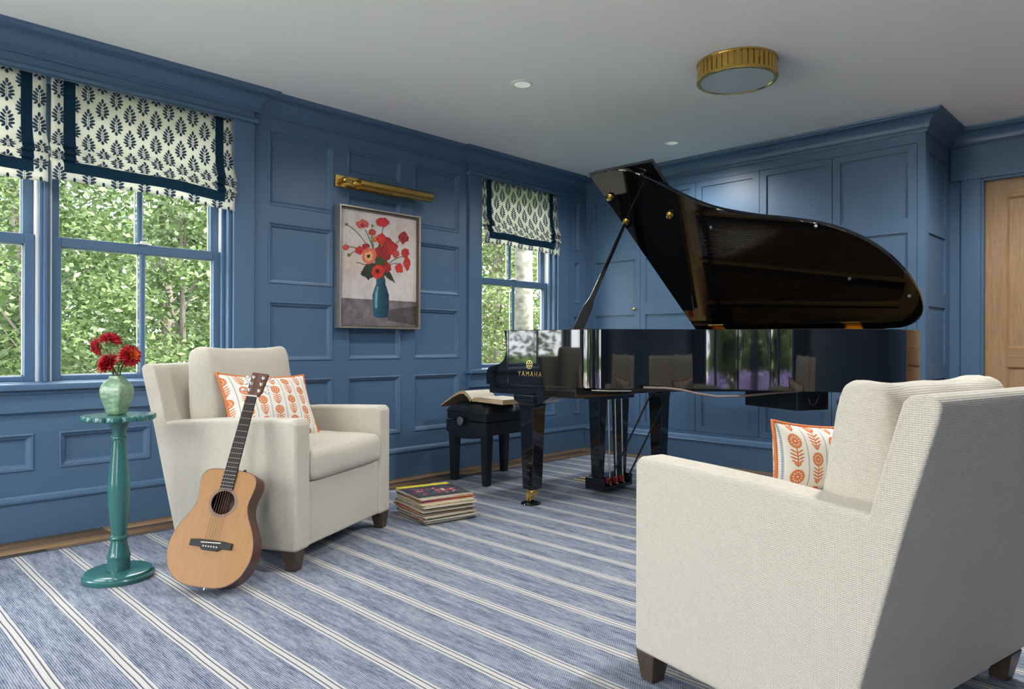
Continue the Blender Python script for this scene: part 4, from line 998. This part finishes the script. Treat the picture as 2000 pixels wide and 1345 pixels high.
def dahlia(label, c, face, R, stem_to, seed, npet=120, open_=1.0, core=False):
    rr = random.Random(seed); c = Vector(c); face = Vector(face).normalized(); q = face.to_track_quat('Z', 'Y').to_matrix()
    fl = thing('dahlia', label, 'flower', tuple(c), 0, 'red dahlias in the vase'); 
    outer_, core_ = MB(), MB()
    for k in range(npet):
        t = (k + .5) / npet; th = k * 2.39996; tilt = (1 - t) * 1.55 * open_ + .10 + rr.uniform(-.1, .1)     # outer petals lie flat, inner stand up
        ln = R * (.45 + .6 * (1 - t) ** .5) * rr.uniform(.88, 1.08); w = ln * .20
        d = Vector((math.cos(th) * math.sin(tilt), math.sin(th) * math.sin(tilt), math.cos(tilt))); s = Vector((-math.sin(th), math.cos(th), 0)); n_ = d.cross(s)
        o = Vector((0, 0, 0)); cup = n_ * (w * .5)
        pts = [o + d * (ln * .12) - s * w * .3, o + d * (ln * .12) + s * w * .3, o + d * (ln * .6) + s * w * 1.0 + cup * .8, d * ln * 1.0 - cup * .2, o + d * (ln * .6) - s * w * 1.0 + cup * .8, d * (ln * .6) - cup * .35]
        (core_ if (core and t > .62) else outer_).add([q @ p for p in pts], [(0, 1, 2, 5), (0, 5, 4), (5, 2, 3), (4, 5, 3)])
    outer_.build('petals', PETAL, fl)
    if core: core_.build('inner_petals', PETAL2, fl)
    s_ = MB().ball((0, 0, 0), R * .20, 10, 6); s_.rot(Matrix.Translation(face * (-R * .08))); 
    for k in range(6):
        a = k * PI / 3; d = Vector((math.cos(a) * .9, math.sin(a) * .9, -.35)) * R * .35; s = Vector((-math.sin(a), math.cos(a), 0)) * R * .1
        s_.add([q @ p for p in (-s + d * .2, s + d * .2, d)], [(0, 1, 2)])
    s_.build('calyx', SEPAL, fl)
    a = -face * R * .1; b = Vector(stem_to) - c; mid = (a + b) / 2 - face * .02
    MB().tube([a, a * .6 + mid * .4 - face * .01, mid, mid * .4 + b * .6, b], .0032, 7).build('stem', STEMG, fl, smooth='all')
vt = Vector((TX - .010, TY - .004, vz + .13))
dahlia('red dahlia turned sideways, highest in the vase', (.872, 3.100, .957), (.25, .15, .95), .049, vt + Vector((-.006, .004, 0)), 1, 110, 1.05)
dahlia('red dahlia facing left with its green calyx showing', (.842, 3.135, .935), (-.75, .62, -.12), .041, vt + Vector((-.009, .002, 0)), 2, 90, .9)
dahlia('crimson dahlia drooping lowest over the vase rim', (.868, 3.112, .868), (-.62, -.10, .45), .050, vt + Vector((0, .006, 0)), 3, 130, 1.1)
dahlia('red and orange dahlia facing into the room', (.936, 3.078, .898), (.25, -.85, .25), .050, vt + Vector((.006, 0, 0)), 4, 150, 1.12, True)
bud = thing('dahlia_bud', 'half-open green dahlia bud between the blooms', 'flower bud', (.900, 3.085, .872))
m = MB().ball((0, 0, 0), .014, 12, 8, (1, 1, .85)); 
for k in range(10):
    a = k * 2 * PI / 10; d = Vector((math.cos(a), math.sin(a), .5)).normalized() * .020; s = Vector((-math.sin(a), math.cos(a), 0)) * .004; m.add([-s + d * .5, s + d * .5, d], [(0, 1, 2)])
m.build('bud', SEPAL, bud, smooth=True); MB().tube([(0, 0, -.008), (-.004, .004, -.04), Vector((vt.x - .9 - .002 + .005, vt.y - 3.085, vt.z - .872))], .003, 7).build('stem', STEMG, bud, smooth='all')

# ------------------------------------------------------------------ guitar
CEDAR = wood('guitar_top_cedar', (0.260, 0.112, 0.018), (0.335, 0.155, 0.030), 16, (10, 0.6, 10), 0.45)
MAHOG = wood('mahogany', (0.060, 0.020, 0.011), (0.125, 0.045, 0.024), 10, (8, .7, 8), 0.35)
BRONZE = M('string_bronze', (0.16, 0.11, 0.07), 0.55, 0.6)
ROSETTE = M('rosette_ring', (0.19, 0.105, 0.07), 0.5)
EBONY = M('ebony', (0.008, 0.008, 0.009), 0.5, 0, 0.3)
NICKEL = M('fret_nickel', (0.36, 0.35, 0.33), 0.4, 1.0)
IVORY = M('bone_white', (0.75, 0.70, 0.58), 0.4)
BINDING = M('guitar_binding', (0.08, 0.035, 0.02), 0.35)
gt = thing('acoustic_guitar', 'small cedar-top acoustic guitar leaning on the armchair', 'guitar')
half_o = [(0, 0), (.060, .003), (.102, .018), (.138, .050), (.159, .098), (.164, .138), (.156, .186), (.135, .232), (.114, .268), (.103, .297), (.101, .325), (.107, .358), (.111, .388), (.107, .412), (.092, .430), (.056, .439), (0, .440)]
hs = catmull([(-.06, .003)] + half_o + [(-.06, .439)], 5)
full = [(p.x, p.y) for p in hs] + [(-p.x, p.y) for p in hs[-2:0:-1]]
HC = (0, .312); HR = .0455; TH = .088
hole = []
for x_, y_ in full:
    a = math.atan2(y_ - HC[1], x_ - HC[0]); hole.append((HC[0] + HR * math.cos(a), HC[1] + HR * math.sin(a)))
# local axes: x width, y length (from the bottom), z out of the face
m = MB().loft([[(x_, y_, 0) for x_, y_ in full], [(x_, y_, 0) for x_, y_ in hole], [(x_, y_, -.003) for x_, y_ in hole], [(x_ * .985, .22 + (y_ - .22) * .985, -.003) for x_, y_ in full]], caps=False); g_top = m.build('soundboard', CEDAR, gt)
m = MB().loft([[(x_, y_, -.0008) for x_, y_ in full], [(x_, y_, -TH) for x_, y_ in full]], caps=False); m.f.append(tuple(range(len(full), 2 * len(full)))); m.build('back_and_sides', MAHOG, gt, smooth=True)
rim_l = [[(x_, y_, .0004), (x_ * .988, .22 + (y_ - .22) * .990, .0006), (x_ * .988, .22 + (y_ - .22) * .990, -.003), (x_ * 1.002, .22 + (y_ - .22) * 1.002, -.003)] for x_, y_ in full]
MB().loft(rim_l + [rim_l[0]], caps=False).build('binding', BINDING, gt)
rs = [[(HC[0] + r * math.cos(2 * PI * i / 48), HC[1] + r * math.sin(2 * PI * i / 48), z) for r, z in ((HR + .002, .0002), (HR + .002, .0009), (HR + .011, .0009), (HR + .011, .0002))] for i in range(49)]
MB().loft(rs, caps=False).build('rosette', ROSETTE, gt)
MB().box(.004, .052, .265, .345, -TH + .001, -TH + .003).build('paper_label', M('guitar_label', (0.012, 0.028, 0.016), 0.6), gt)
nut, saddle = .742, .158; sc_ = nut - saddle
m = MB(); m.loft([[(-.026, .362, .0005), (.026, .362, .0005), (.0255, .362, .007), (-.0255, .362, .007)], [(-.0215, nut, .0005), (.0215, nut, .0005), (.021, nut, .007), (-.021, nut, .007)]]); m.build('fretboard', EBONY, gt)
m = MB(); m.loft([[(-.026, .42, -.002), (.026, .42, -.002), (.020, .42, -.030), (0, .42, -.050), (-.020, .42, -.030)], [(-.025, .455, 0), (.025, .455, 0), (.018, .455, -.016), (0, .455, -.022), (-.018, .455, -.016)], [(-.0212, nut, 0), (.0212, nut, 0), (.014, nut, -.013), (0, nut, -.017), (-.014, nut, -.013)]]); m.build('neck', MAHOG, gt, smooth=True)
for k in range(1, 19):
    yv = nut - sc_ * (1 - 2 ** (-k / 12)); hw = .0215 + (.026 - .0215) * (nut - yv) / (nut - .362)
    if yv > .364: MB().box(-hw, hw, yv - .0006, yv + .0006, .0068, .0078).build('fret', NICKEL, gt)
MB().box(-.0215, .0215, nut - .001, nut + .005, .001, .0095).build('nut', IVORY, gt)
HT = .852
head = [(-.0215, nut + .005), (.0215, nut + .005), (.030, nut + .026), (.034, HT - .003), (.031, HT), (-.031, HT), (-.034, HT - .003), (-.030, nut + .026)]
m = MB(); m.loft([[(x_, y_, -.002 - (y_ - nut) * .16) for x_, y_ in head], [(x_, y_, -.018 - (y_ - nut) * .16) for x_, y_ in head]]); m.build('headstock', MAHOG, gt, bevel=.0015)
for s in (-1, 1):
    for k in range(3):
        yv = nut + .030 + k * .029; zf = -.002 - (yv - nut) * .16; x_ = s * .0205
        m = MB().lathe([(.0065, 0), (.0065, .0025), (.0035, .003), (.0035, .011), (.001, .0115)], x_, yv, 12); m.v = [(p[0], p[1], p[2] + zf) for p in m.v]; tp = m.build('tuning_post', CHROME, gt, smooth=True)
        m = MB().tube([(s * .033, yv, zf - .010), (s * .046, yv, zf - .010)], .002, 8); m.ball((s * .052, yv, zf - .010), .008, 10, 8, (1, .8, .5)); m.build('tuning_button', CHROME, gt, smooth=True)
for k in range(6):
    xb = -.026 + k * .0104; xn = -.0165 + k * .0066
    side = -1 if k < 3 else 1; kk = k if k < 3 else 5 - k; yp = nut + .030 + kk * .029
    MB().tube([(xb, saddle - .012, .006), (xb, saddle, .011), (xn, nut + .001, .0105), (side * .0195, yp, .004 - (yp - nut) * .16)], .0004 + .00005 * (6 - k), 5).build('string', BRONZE, gt)
bo = [(-.082, .142), (-.042, .142), (-.030, .132), (.030, .132), (.042, .142), (.082, .142), (.082, .166), (.045, .170), (-.045, .170), (-.082, .166)]
m = MB(); m.prism(bo, 'z', .0005, .0075); br_ = m.build('bridge', EBONY, gt, bevel=.0015)
m = MB(); m.loft([[(-.038, .157, .007), (-.038, .160, .007), (-.038, .160, .0108), (-.038, .157, .0108)], [(.038, .161, .007), (.038, .164, .007), (.038, .164, .0108), (.038, .161, .0108)]]); m.build('saddle', IVORY, br_)
for k in range(6): MB().ball((-.026 + k * .0104, .146, .0085), .0033, 10, 6).build('bridge_pin', IVORY, br_, smooth=True)
MB().tube([(0, .002, -.044), (0, -.008, -.044)], .0045, 10).build('strap_pin', CHROME, gt, smooth=True)
MB().tube([(.030, .444, -.040), (.040, .449, -.040)], .005, 10).build('strap_pin', EBONY, gt, smooth=True)
GB = Vector((1.043, 2.641, .036)); GC = Vector((1.272, 2.752, .645))
gv = (GC - GB).normalized(); ph = math.radians(-47); gu = Vector((math.cos(ph), math.sin(ph), 0)); gu = (gu - gv * gu.dot(gv)).normalized(); gn = gu.cross(gv)
gt.matrix_world = Matrix(((gu.x, gv.x, gn.x, GB.x), (gu.y, gv.y, gn.y, GB.y), (gu.z, gv.z, gn.z, GB.z), (0, 0, 0, 1)))
zmin = min((gt.matrix_world @ Vector((x_, y_, z_))).z for x_, y_ in full for z_ in (0, -TH))
gt.location.z += .0100 - zmin; gt.location.z = max(gt.location.z, 0)

# ------------------------------------------------------------------ stack of records
CARD = M('sleeve_card', (0.55, 0.48, 0.36), 0.7)
def sleeve_mat(name, a, b, sc=40):
    m = M(name, a, 0.6); m.color(m.mix(m.noise(sc, 3, stretch=(1, 1, 8)).step(.42, .60), a, b)); return m
kinds = [('cream and tan', (0.62, 0.56, 0.44), (0.50, 0.40, 0.26)), ('purple', (0.20, 0.045, 0.20), (0.30, 0.08, 0.22)), ('orange', (0.62, 0.20, 0.05), (0.50, 0.14, 0.05)), ('yellow edged', (0.60, 0.46, 0.05), (0.55, 0.50, 0.35)),
         ('pale grey', (0.52, 0.52, 0.47), (0.38, 0.40, 0.36)), ('dark green', (0.05, 0.09, 0.06), (0.30, 0.30, 0.20)), ('brown', (0.22, 0.12, 0.06), (0.34, 0.22, 0.12)), ('black', (0.02, 0.02, 0.02), (0.12, 0.11, 0.10)), ('red edged', (0.35, 0.05, 0.04), (0.50, 0.44, 0.35)), ('ivory', (0.68, 0.64, 0.54), (0.60, 0.54, 0.42))]
smats = [sleeve_mat('sleeve_' + k[0].replace(' ', '_'), k[1], k[2]) for k in kinds]
order = [7, 6, 4, 7, 9, 6, 5, 4, 6, 2, 7, 0, 8, 5, 9, 4, 3, 0, 1, 2, 0, 9]
ordinal = ['first', 'second', 'third', 'fourth', 'fifth', 'sixth', 'seventh', 'eighth', 'ninth', 'tenth', 'eleventh', 'twelfth', 'thirteenth', 'fourteenth', 'fifteenth', 'sixteenth', 'seventeenth', 'eighteenth', 'nineteenth', 'twentieth', 'twenty-first', 'twenty-second']
rr = random.Random(5); z = .0095; base_a = math.radians(-10.5); S = .315
ud = Vector((math.cos(base_a), math.sin(base_a))); wd = Vector((-ud.y, ud.x)); C0 = Vector((2.262, 2.855)) + (ud + wd) * S / 2
for i, k in enumerate(order):
    th = [.0052, .006, .0068, .0075][rr.randrange(4)]
    top = i == len(order) - 1
    off = Vector((rr.uniform(-.010, .010), rr.uniform(-.012, .008))); rot_ = base_a + math.radians(rr.uniform(-2.5, 2.5))
    if i in (9, 11, 12, 13): off += wd * .030; rot_ += math.radians(2)
    if i >= 17: off += wd * .018 + ud * .004; rot_ += math.radians(-1.5)
    lab = ('topmost record sleeve with yellow banner and dark photo print' if top else kinds[k][0] + ' record sleeve, ' + ordinal[i] + ' from the bottom of the stack')
    r_ = thing('record_sleeve', lab, 'record', (C0.x + off.x, C0.y + off.y, z), rot_, 'stack of records on the rug')
    h = S / 2
    m = MB(); m.box(-h, h, -h, h, 0, th * .5 - .0003); m.build('sleeve', smats[k], r_, bevel=.0007, seg=1)
    m = MB(); m.box(-h + .001, h - .0015, -h + .0015, h - .001, th * .5 - .0003, th - .0004); m.build('sleeve_front', smats[k] if k in (1, 2) else (smats[(i * 7 + 3) % 10] if i % 2 else CARD), r_, bevel=.0007, seg=1)
    z += th
    if top:
        LPC = M('sleeve_cover_print', (0.05, 0.05, 0.055), 0.35, 0, .5)
        x_, y_, _z2 = LPC.xyz('Object')
        yel = (y_ - .105).step(-.0005, .0005)
        n1 = LPC.noise(28, 3); n2 = LPC.noise(34, 2, stretch=(1, 1.3, 1)); zone = band(y_, -.02, .075, .02) * band(x_, 0.0, .13, .02)
        cc = LPC.mix(n2.step(.52, .58) * zone, (0.045, 0.045, 0.05), (0.40, 0.03, 0.06)); cc = LPC.mix(n1.step(.60, .64) * zone, cc, (0.62, 0.50, 0.42)); cc = LPC.mix(n1.step(.40, .36) * zone * n2.lt(.46), cc, (0.05, 0.16, 0.34))
        LPC.color(LPC.mix(yel, cc, (0.80, 0.66, 0.02)))
        MB().box(-h + .001, h - .001, -h + .001, h - .001, th - .0004, th + .0006).build('cover_print', LPC, r_)

# ------------------------------------------------------------------ outside: ground, trees, lavender
GRASS = M('lawn', (0.06, 0.11, 0.03), 0.95, 0, .1)
GRASS.color(GRASS.mix(GRASS.noise(3.5, 5), (0.045, 0.085, 0.022), (0.11, 0.17, 0.05)))
mb = MB(); mb.box(-60, 60, -60, 60, -.55, -.45)
tag(mb.build('garden_ground', GRASS), 'green lawn and woodland ground outside the windows', 'lawn', kind='structure')
BOUNCE_GRAVEL = M('bounce_gravel', (0.55, 0.52, 0.46), 0.95, 0, .1)
BOUNCE_GRAVEL.color(BOUNCE_GRAVEL.mix(BOUNCE_GRAVEL.noise(40, 4), (0.48, 0.45, 0.40), (0.64, 0.61, 0.55)))
mb = MB(); mb.box(-26, -2.1, -16, 16, -.46, -.435)  # added pale ground that bounces sunlight up to the ceiling
tag(mb.build('bounce_terrace', BOUNCE_GRAVEL), 'pale gravel terrace added outside the garden doors to bounce daylight in', 'terrace', kind='structure')
LEAFM = []
for i, (a, b) in enumerate((((0.040, 0.072, 0.020), (0.095, 0.140, 0.052)), ((0.026, 0.055, 0.020), (0.075, 0.120, 0.050)), ((0.055, 0.078, 0.020), (0.120, 0.155, 0.055)))):
    lm = M('foliage_%d' % i, a, 0.5, 0, .35); g = lm.nt.nodes.new('ShaderNodeNewGeometry'); c = lm.mix(X(lm.nt, g.outputs['Random Per Island']), a, b); lm.color(c)
    tr = lm.nt.nodes.new('ShaderNodeBsdfTranslucent'); mx = lm.nt.nodes.new('ShaderNodeMixShader'); mx.inputs[0].default_value = .38; lm.nt.links.new(c, tr.inputs[0])
    lm.nt.links.new(lm.b.outputs[0], mx.inputs[1]); lm.nt.links.new(tr.outputs[0], mx.inputs[2]); lm.nt.links.new(mx.outputs[0], lm.nt.nodes['Material Output'].inputs[0]); LEAFM.append(lm)
BARK = M('bark', (0.10, 0.085, 0.07), 0.9); BARK.color(BARK.mix(BARK.noise(9, 5, stretch=(3, 3, .6)), (0.06, 0.05, 0.04), (0.17, 0.15, 0.125))); BARK.bump(BARK.noise(14, 4, stretch=(3, 3, .5)), .8, .02)
PALE = M('pale_bark', (0.40, 0.38, 0.33), 0.9); PALE.color(PALE.mix(PALE.noise(7, 6, stretch=(1, 1, 1.6)).step(.35, .7), (0.125, 0.118, 0.10), (0.05, 0.046, 0.036))); PALE.bump(PALE.noise(20, 4), .6, .01)
def leaf_cloud(centers, radii, n, size, seed, flat=.6):
    r = np.random.default_rng(seed); k = r.integers(0, len(centers), n); C = np.array(centers)[k]; Rr = np.array(radii)[k]
    d = r.normal(size=(n, 3)); d /= np.linalg.norm(d, axis=1)[:, None]; rad = r.random(n) ** .45
    p = C + d * rad[:, None] * Rr
    a = r.normal(size=(n, 3)) * [1, 1, flat]; a /= np.linalg.norm(a, axis=1)[:, None]; t = r.normal(size=(n, 3)); b = np.cross(a, t); b /= np.linalg.norm(b, axis=1)[:, None]
    s = size * r.uniform(.6, 1.3, n)[:, None]; w = s * r.uniform(.42, .62, n)[:, None]
    V = np.stack([p - a * s, p + b * w - a * s * .1, p + a * s, p - b * w - a * s * .1], 1).reshape(-1, 3)
    me = bpy.data.meshes.new('foliage'); me.vertices.add(len(V)); me.vertices.foreach_set('co', V.astype(np.float32).ravel())
    me.loops.add(4 * n); me.loops.foreach_set('vertex_index', np.arange(4 * n, dtype=np.int32)); me.polygons.add(n); me.polygons.foreach_set('loop_start', np.arange(0, 4 * n, 4, dtype=np.int32)); me.update(calc_edges=True); me.validate()
    return me
def tree(name, label, x, y, h, spread, n, size, seed, lmat, z0=1.5, trunk=.10, clumps=16, bark=BARK, group='woodland outside the windows'):
    r = random.Random(seed); root = thing(name, label, 'tree' if 'tree' in name else 'shrub', (x, y, -.46), 0, group)
    cs, rs_ = [], []
    for k in range(clumps):
        t = (k + .5) / clumps; z_ = z0 + (h - z0) * t; q = spread * (1 - .55 * abs(2 * t - .8)) * r.uniform(.3, 1); a = k * 2.4 + r.uniform(-.5, .5)
        cs.append((q * math.cos(a), q * math.sin(a), z_)); s_ = spread * r.uniform(.28, .48); rs_.append((s_, s_, s_ * .55))
    fo = finish(leaf_cloud(cs, rs_, n, size, seed), 'foliage', LEAFM[lmat], root); fo['kind'] = 'stuff'
    m = MB(); lean = (r.uniform(-.3, .3), r.uniform(-.3, .3)); m.tube([(0, 0, 0), (lean[0] * .3, lean[1] * .3, h * .35), (lean[0], lean[1], h * .8)], [trunk, trunk * .75, trunk * .3], 9)
    for c_ in cs[::2]:
        zb = c_[2] * .75; f_ = zb / (h * .8); m.tube([(lean[0] * f_, lean[1] * f_, zb), (c_[0] * .5, c_[1] * .5, (zb + c_[2]) / 2 + .1), c_], [trunk * .28, trunk * .18, trunk * .05], 5)
    m.build('trunk', bark, root, smooth=True)
# (x, y, height, spread, leaves, leaf size, material, clump base, trunk, where)
T = [(1.5, 7.6, 3.3, 1.25, 13000, .036, 0, .2, .05, 'pale green shrub filling the lower left window'),
     (3.1, 8.3, 3.5, 1.35, 14000, .038, 0, .2, .05, 'bright leafy shrub behind the dahlias and armchair'),
     (4.7, 9.3, 3.5, 1.3, 11000, .041, 2, .2, .05, 'yellow-green shrub at the right side of the wide window'),
     (0.3, 9.4, 4.8, 1.4, 11000, .042, 1, .4, .10, 'dark green young tree at the left picture edge'),
     (2.2, 12.0, 5.4, 1.9, 8000, .060, 1, .8, .12, 'thin-leaved tree reaching into the sky left of the muntin'),
     (4.6, 13.0, 5.6, 1.9, 7000, .062, 0, .8, .13, 'slender tree against the sky above the shrubs'),
     (7.0, 11.6, 4.6, 1.6, 8000, .055, 0, .4, .09, 'bushy tree between the two windows'),
     (9.4, 9.6, 4.6, 1.5, 12000, .045, 2, .2, .10, 'yellow-green tree seen through the narrow window'),
     (11.9, 11.2, 6.2, 1.9, 11000, .058, 0, .4, .13, 'leafy tree right of the pale trunk outside the narrow window'),
     (8.6, 15.0, 7.0, 2.4, 7000, .10, 1, .6, .16, 'tall dark woodland tree further back'),
     (0.2, 15.5, 5.2, 2.6, 9000, .08, 1, .8, .18, 'tall background tree beyond the left window'),
     (3.6, 18.0, 4.3, 3.0, 10000, .10, 0, .5, .20, 'wide background tree beyond the wide window'),
     (7.2, 19.5, 4.6, 3.0, 9000, .10, 1, .5, .20, 'wide background tree at the right of the wide window'),
     (14.0, 14.5, 8.0, 2.8, 7000, .11, 0, .6, .18, 'broad background tree far beyond the narrow window'),
     (16.5, 19.0, 8.0, 3.2, 7000, .14, 1, .5, .18, 'dark background tree furthest beyond the narrow window'),
     (-2.4, 8.8, 4.2, 1.5, 4500, .065, 0, .4, .09, 'round leafy tree outside the left picture edge'),
     (-3.6, 12.5, 6.5, 2.2, 4500, .09, 1, .8, .15, 'tall leafy tree beyond the left picture edge')]
for i, (x, y, h, sp, n, s, lm, z0, tk, lab) in enumerate(T): tree('garden_shrub' if h < 3.6 else 'garden_tree', lab, x, y, h, sp, n, s, 40 + i, lm, z0, tk, 26)
bt = thing('pale_tree_trunk', 'thick pale-barked tree trunk close outside the narrow window', 'tree', (7.62, 7.25, -.46), 0, 'woodland outside the windows')
MB().tube([(0, 0, 0), (.02, 0, 2), (.01, .03, 4), (.05, 0, 7.5)], [.155, .135, .125, .10], 20).build('trunk', PALE, bt, smooth='all')
# garden behind the viewer, mirrored in the piano
LAV = M('lavender_bloom', (0.25, 0.19, 0.42), 0.8)
for i, (x, y) in enumerate(((-4.6, -1.6), (-4.9, -.3), (-4.7, .95))):
    lv = thing('lavender_plant', ['lavender bush left of the garden doors', 'lavender bush in front of the garden doors', 'lavender bush right of the garden doors'][i], 'plant', (x, y, -.45), 0, 'lavender bushes by the garden doors')
    f1 = finish(leaf_cloud([(0, 0, .35)], [(.5, .5, .35)], 700, .06, 80 + i, 3), 'foliage', LEAFM[1], lv); f1['kind'] = 'stuff'
    f2 = finish(leaf_cloud([(0, 0, .72)], [(.55, .55, .25)], 900, .035, 90 + i, 3), 'blooms', LAV, lv); f2['kind'] = 'stuff'
RS = [(-6.6, -1.9, 2.0, .95, 'leafy shrub left of the lavender on the terrace'), (-7.4, -.2, 2.2, 1.0, 'leafy shrub behind the lavender on the terrace'), (-7.0, 1.6, 1.7, .8, 'leafy shrub right of the lavender on the terrace'),
      (-9.2, -1.2, 2.5, 1.1, 'dense shrub behind the left terrace shrub'), (-9.6, .7, 2.6, 1.1, 'dense shrub behind the middle terrace shrub'), (-9.0, -3.2, 2.4, 1.1, 'dense shrub at the far left of the terrace'),
      (-17, -6, 3.4, 1.9, 'low green shrub far left on the rear lawn'), (-18, 3, 3.6, 1.9, 'wide green shrub in the middle of the rear lawn'), (-19, 9, 3.8, 1.9, 'tall shrub far right on the rear lawn')]
for i, (x, y, h, sp, lab) in enumerate(RS): tree('garden_shrub', lab, x, y, h, sp, 7000 if sp < 1.5 else 3600, .06 if sp < 1.5 else .11, 120 + i, 2 if i < 6 else i % 3, .2, .05, 20, group='shrubs behind the viewer')
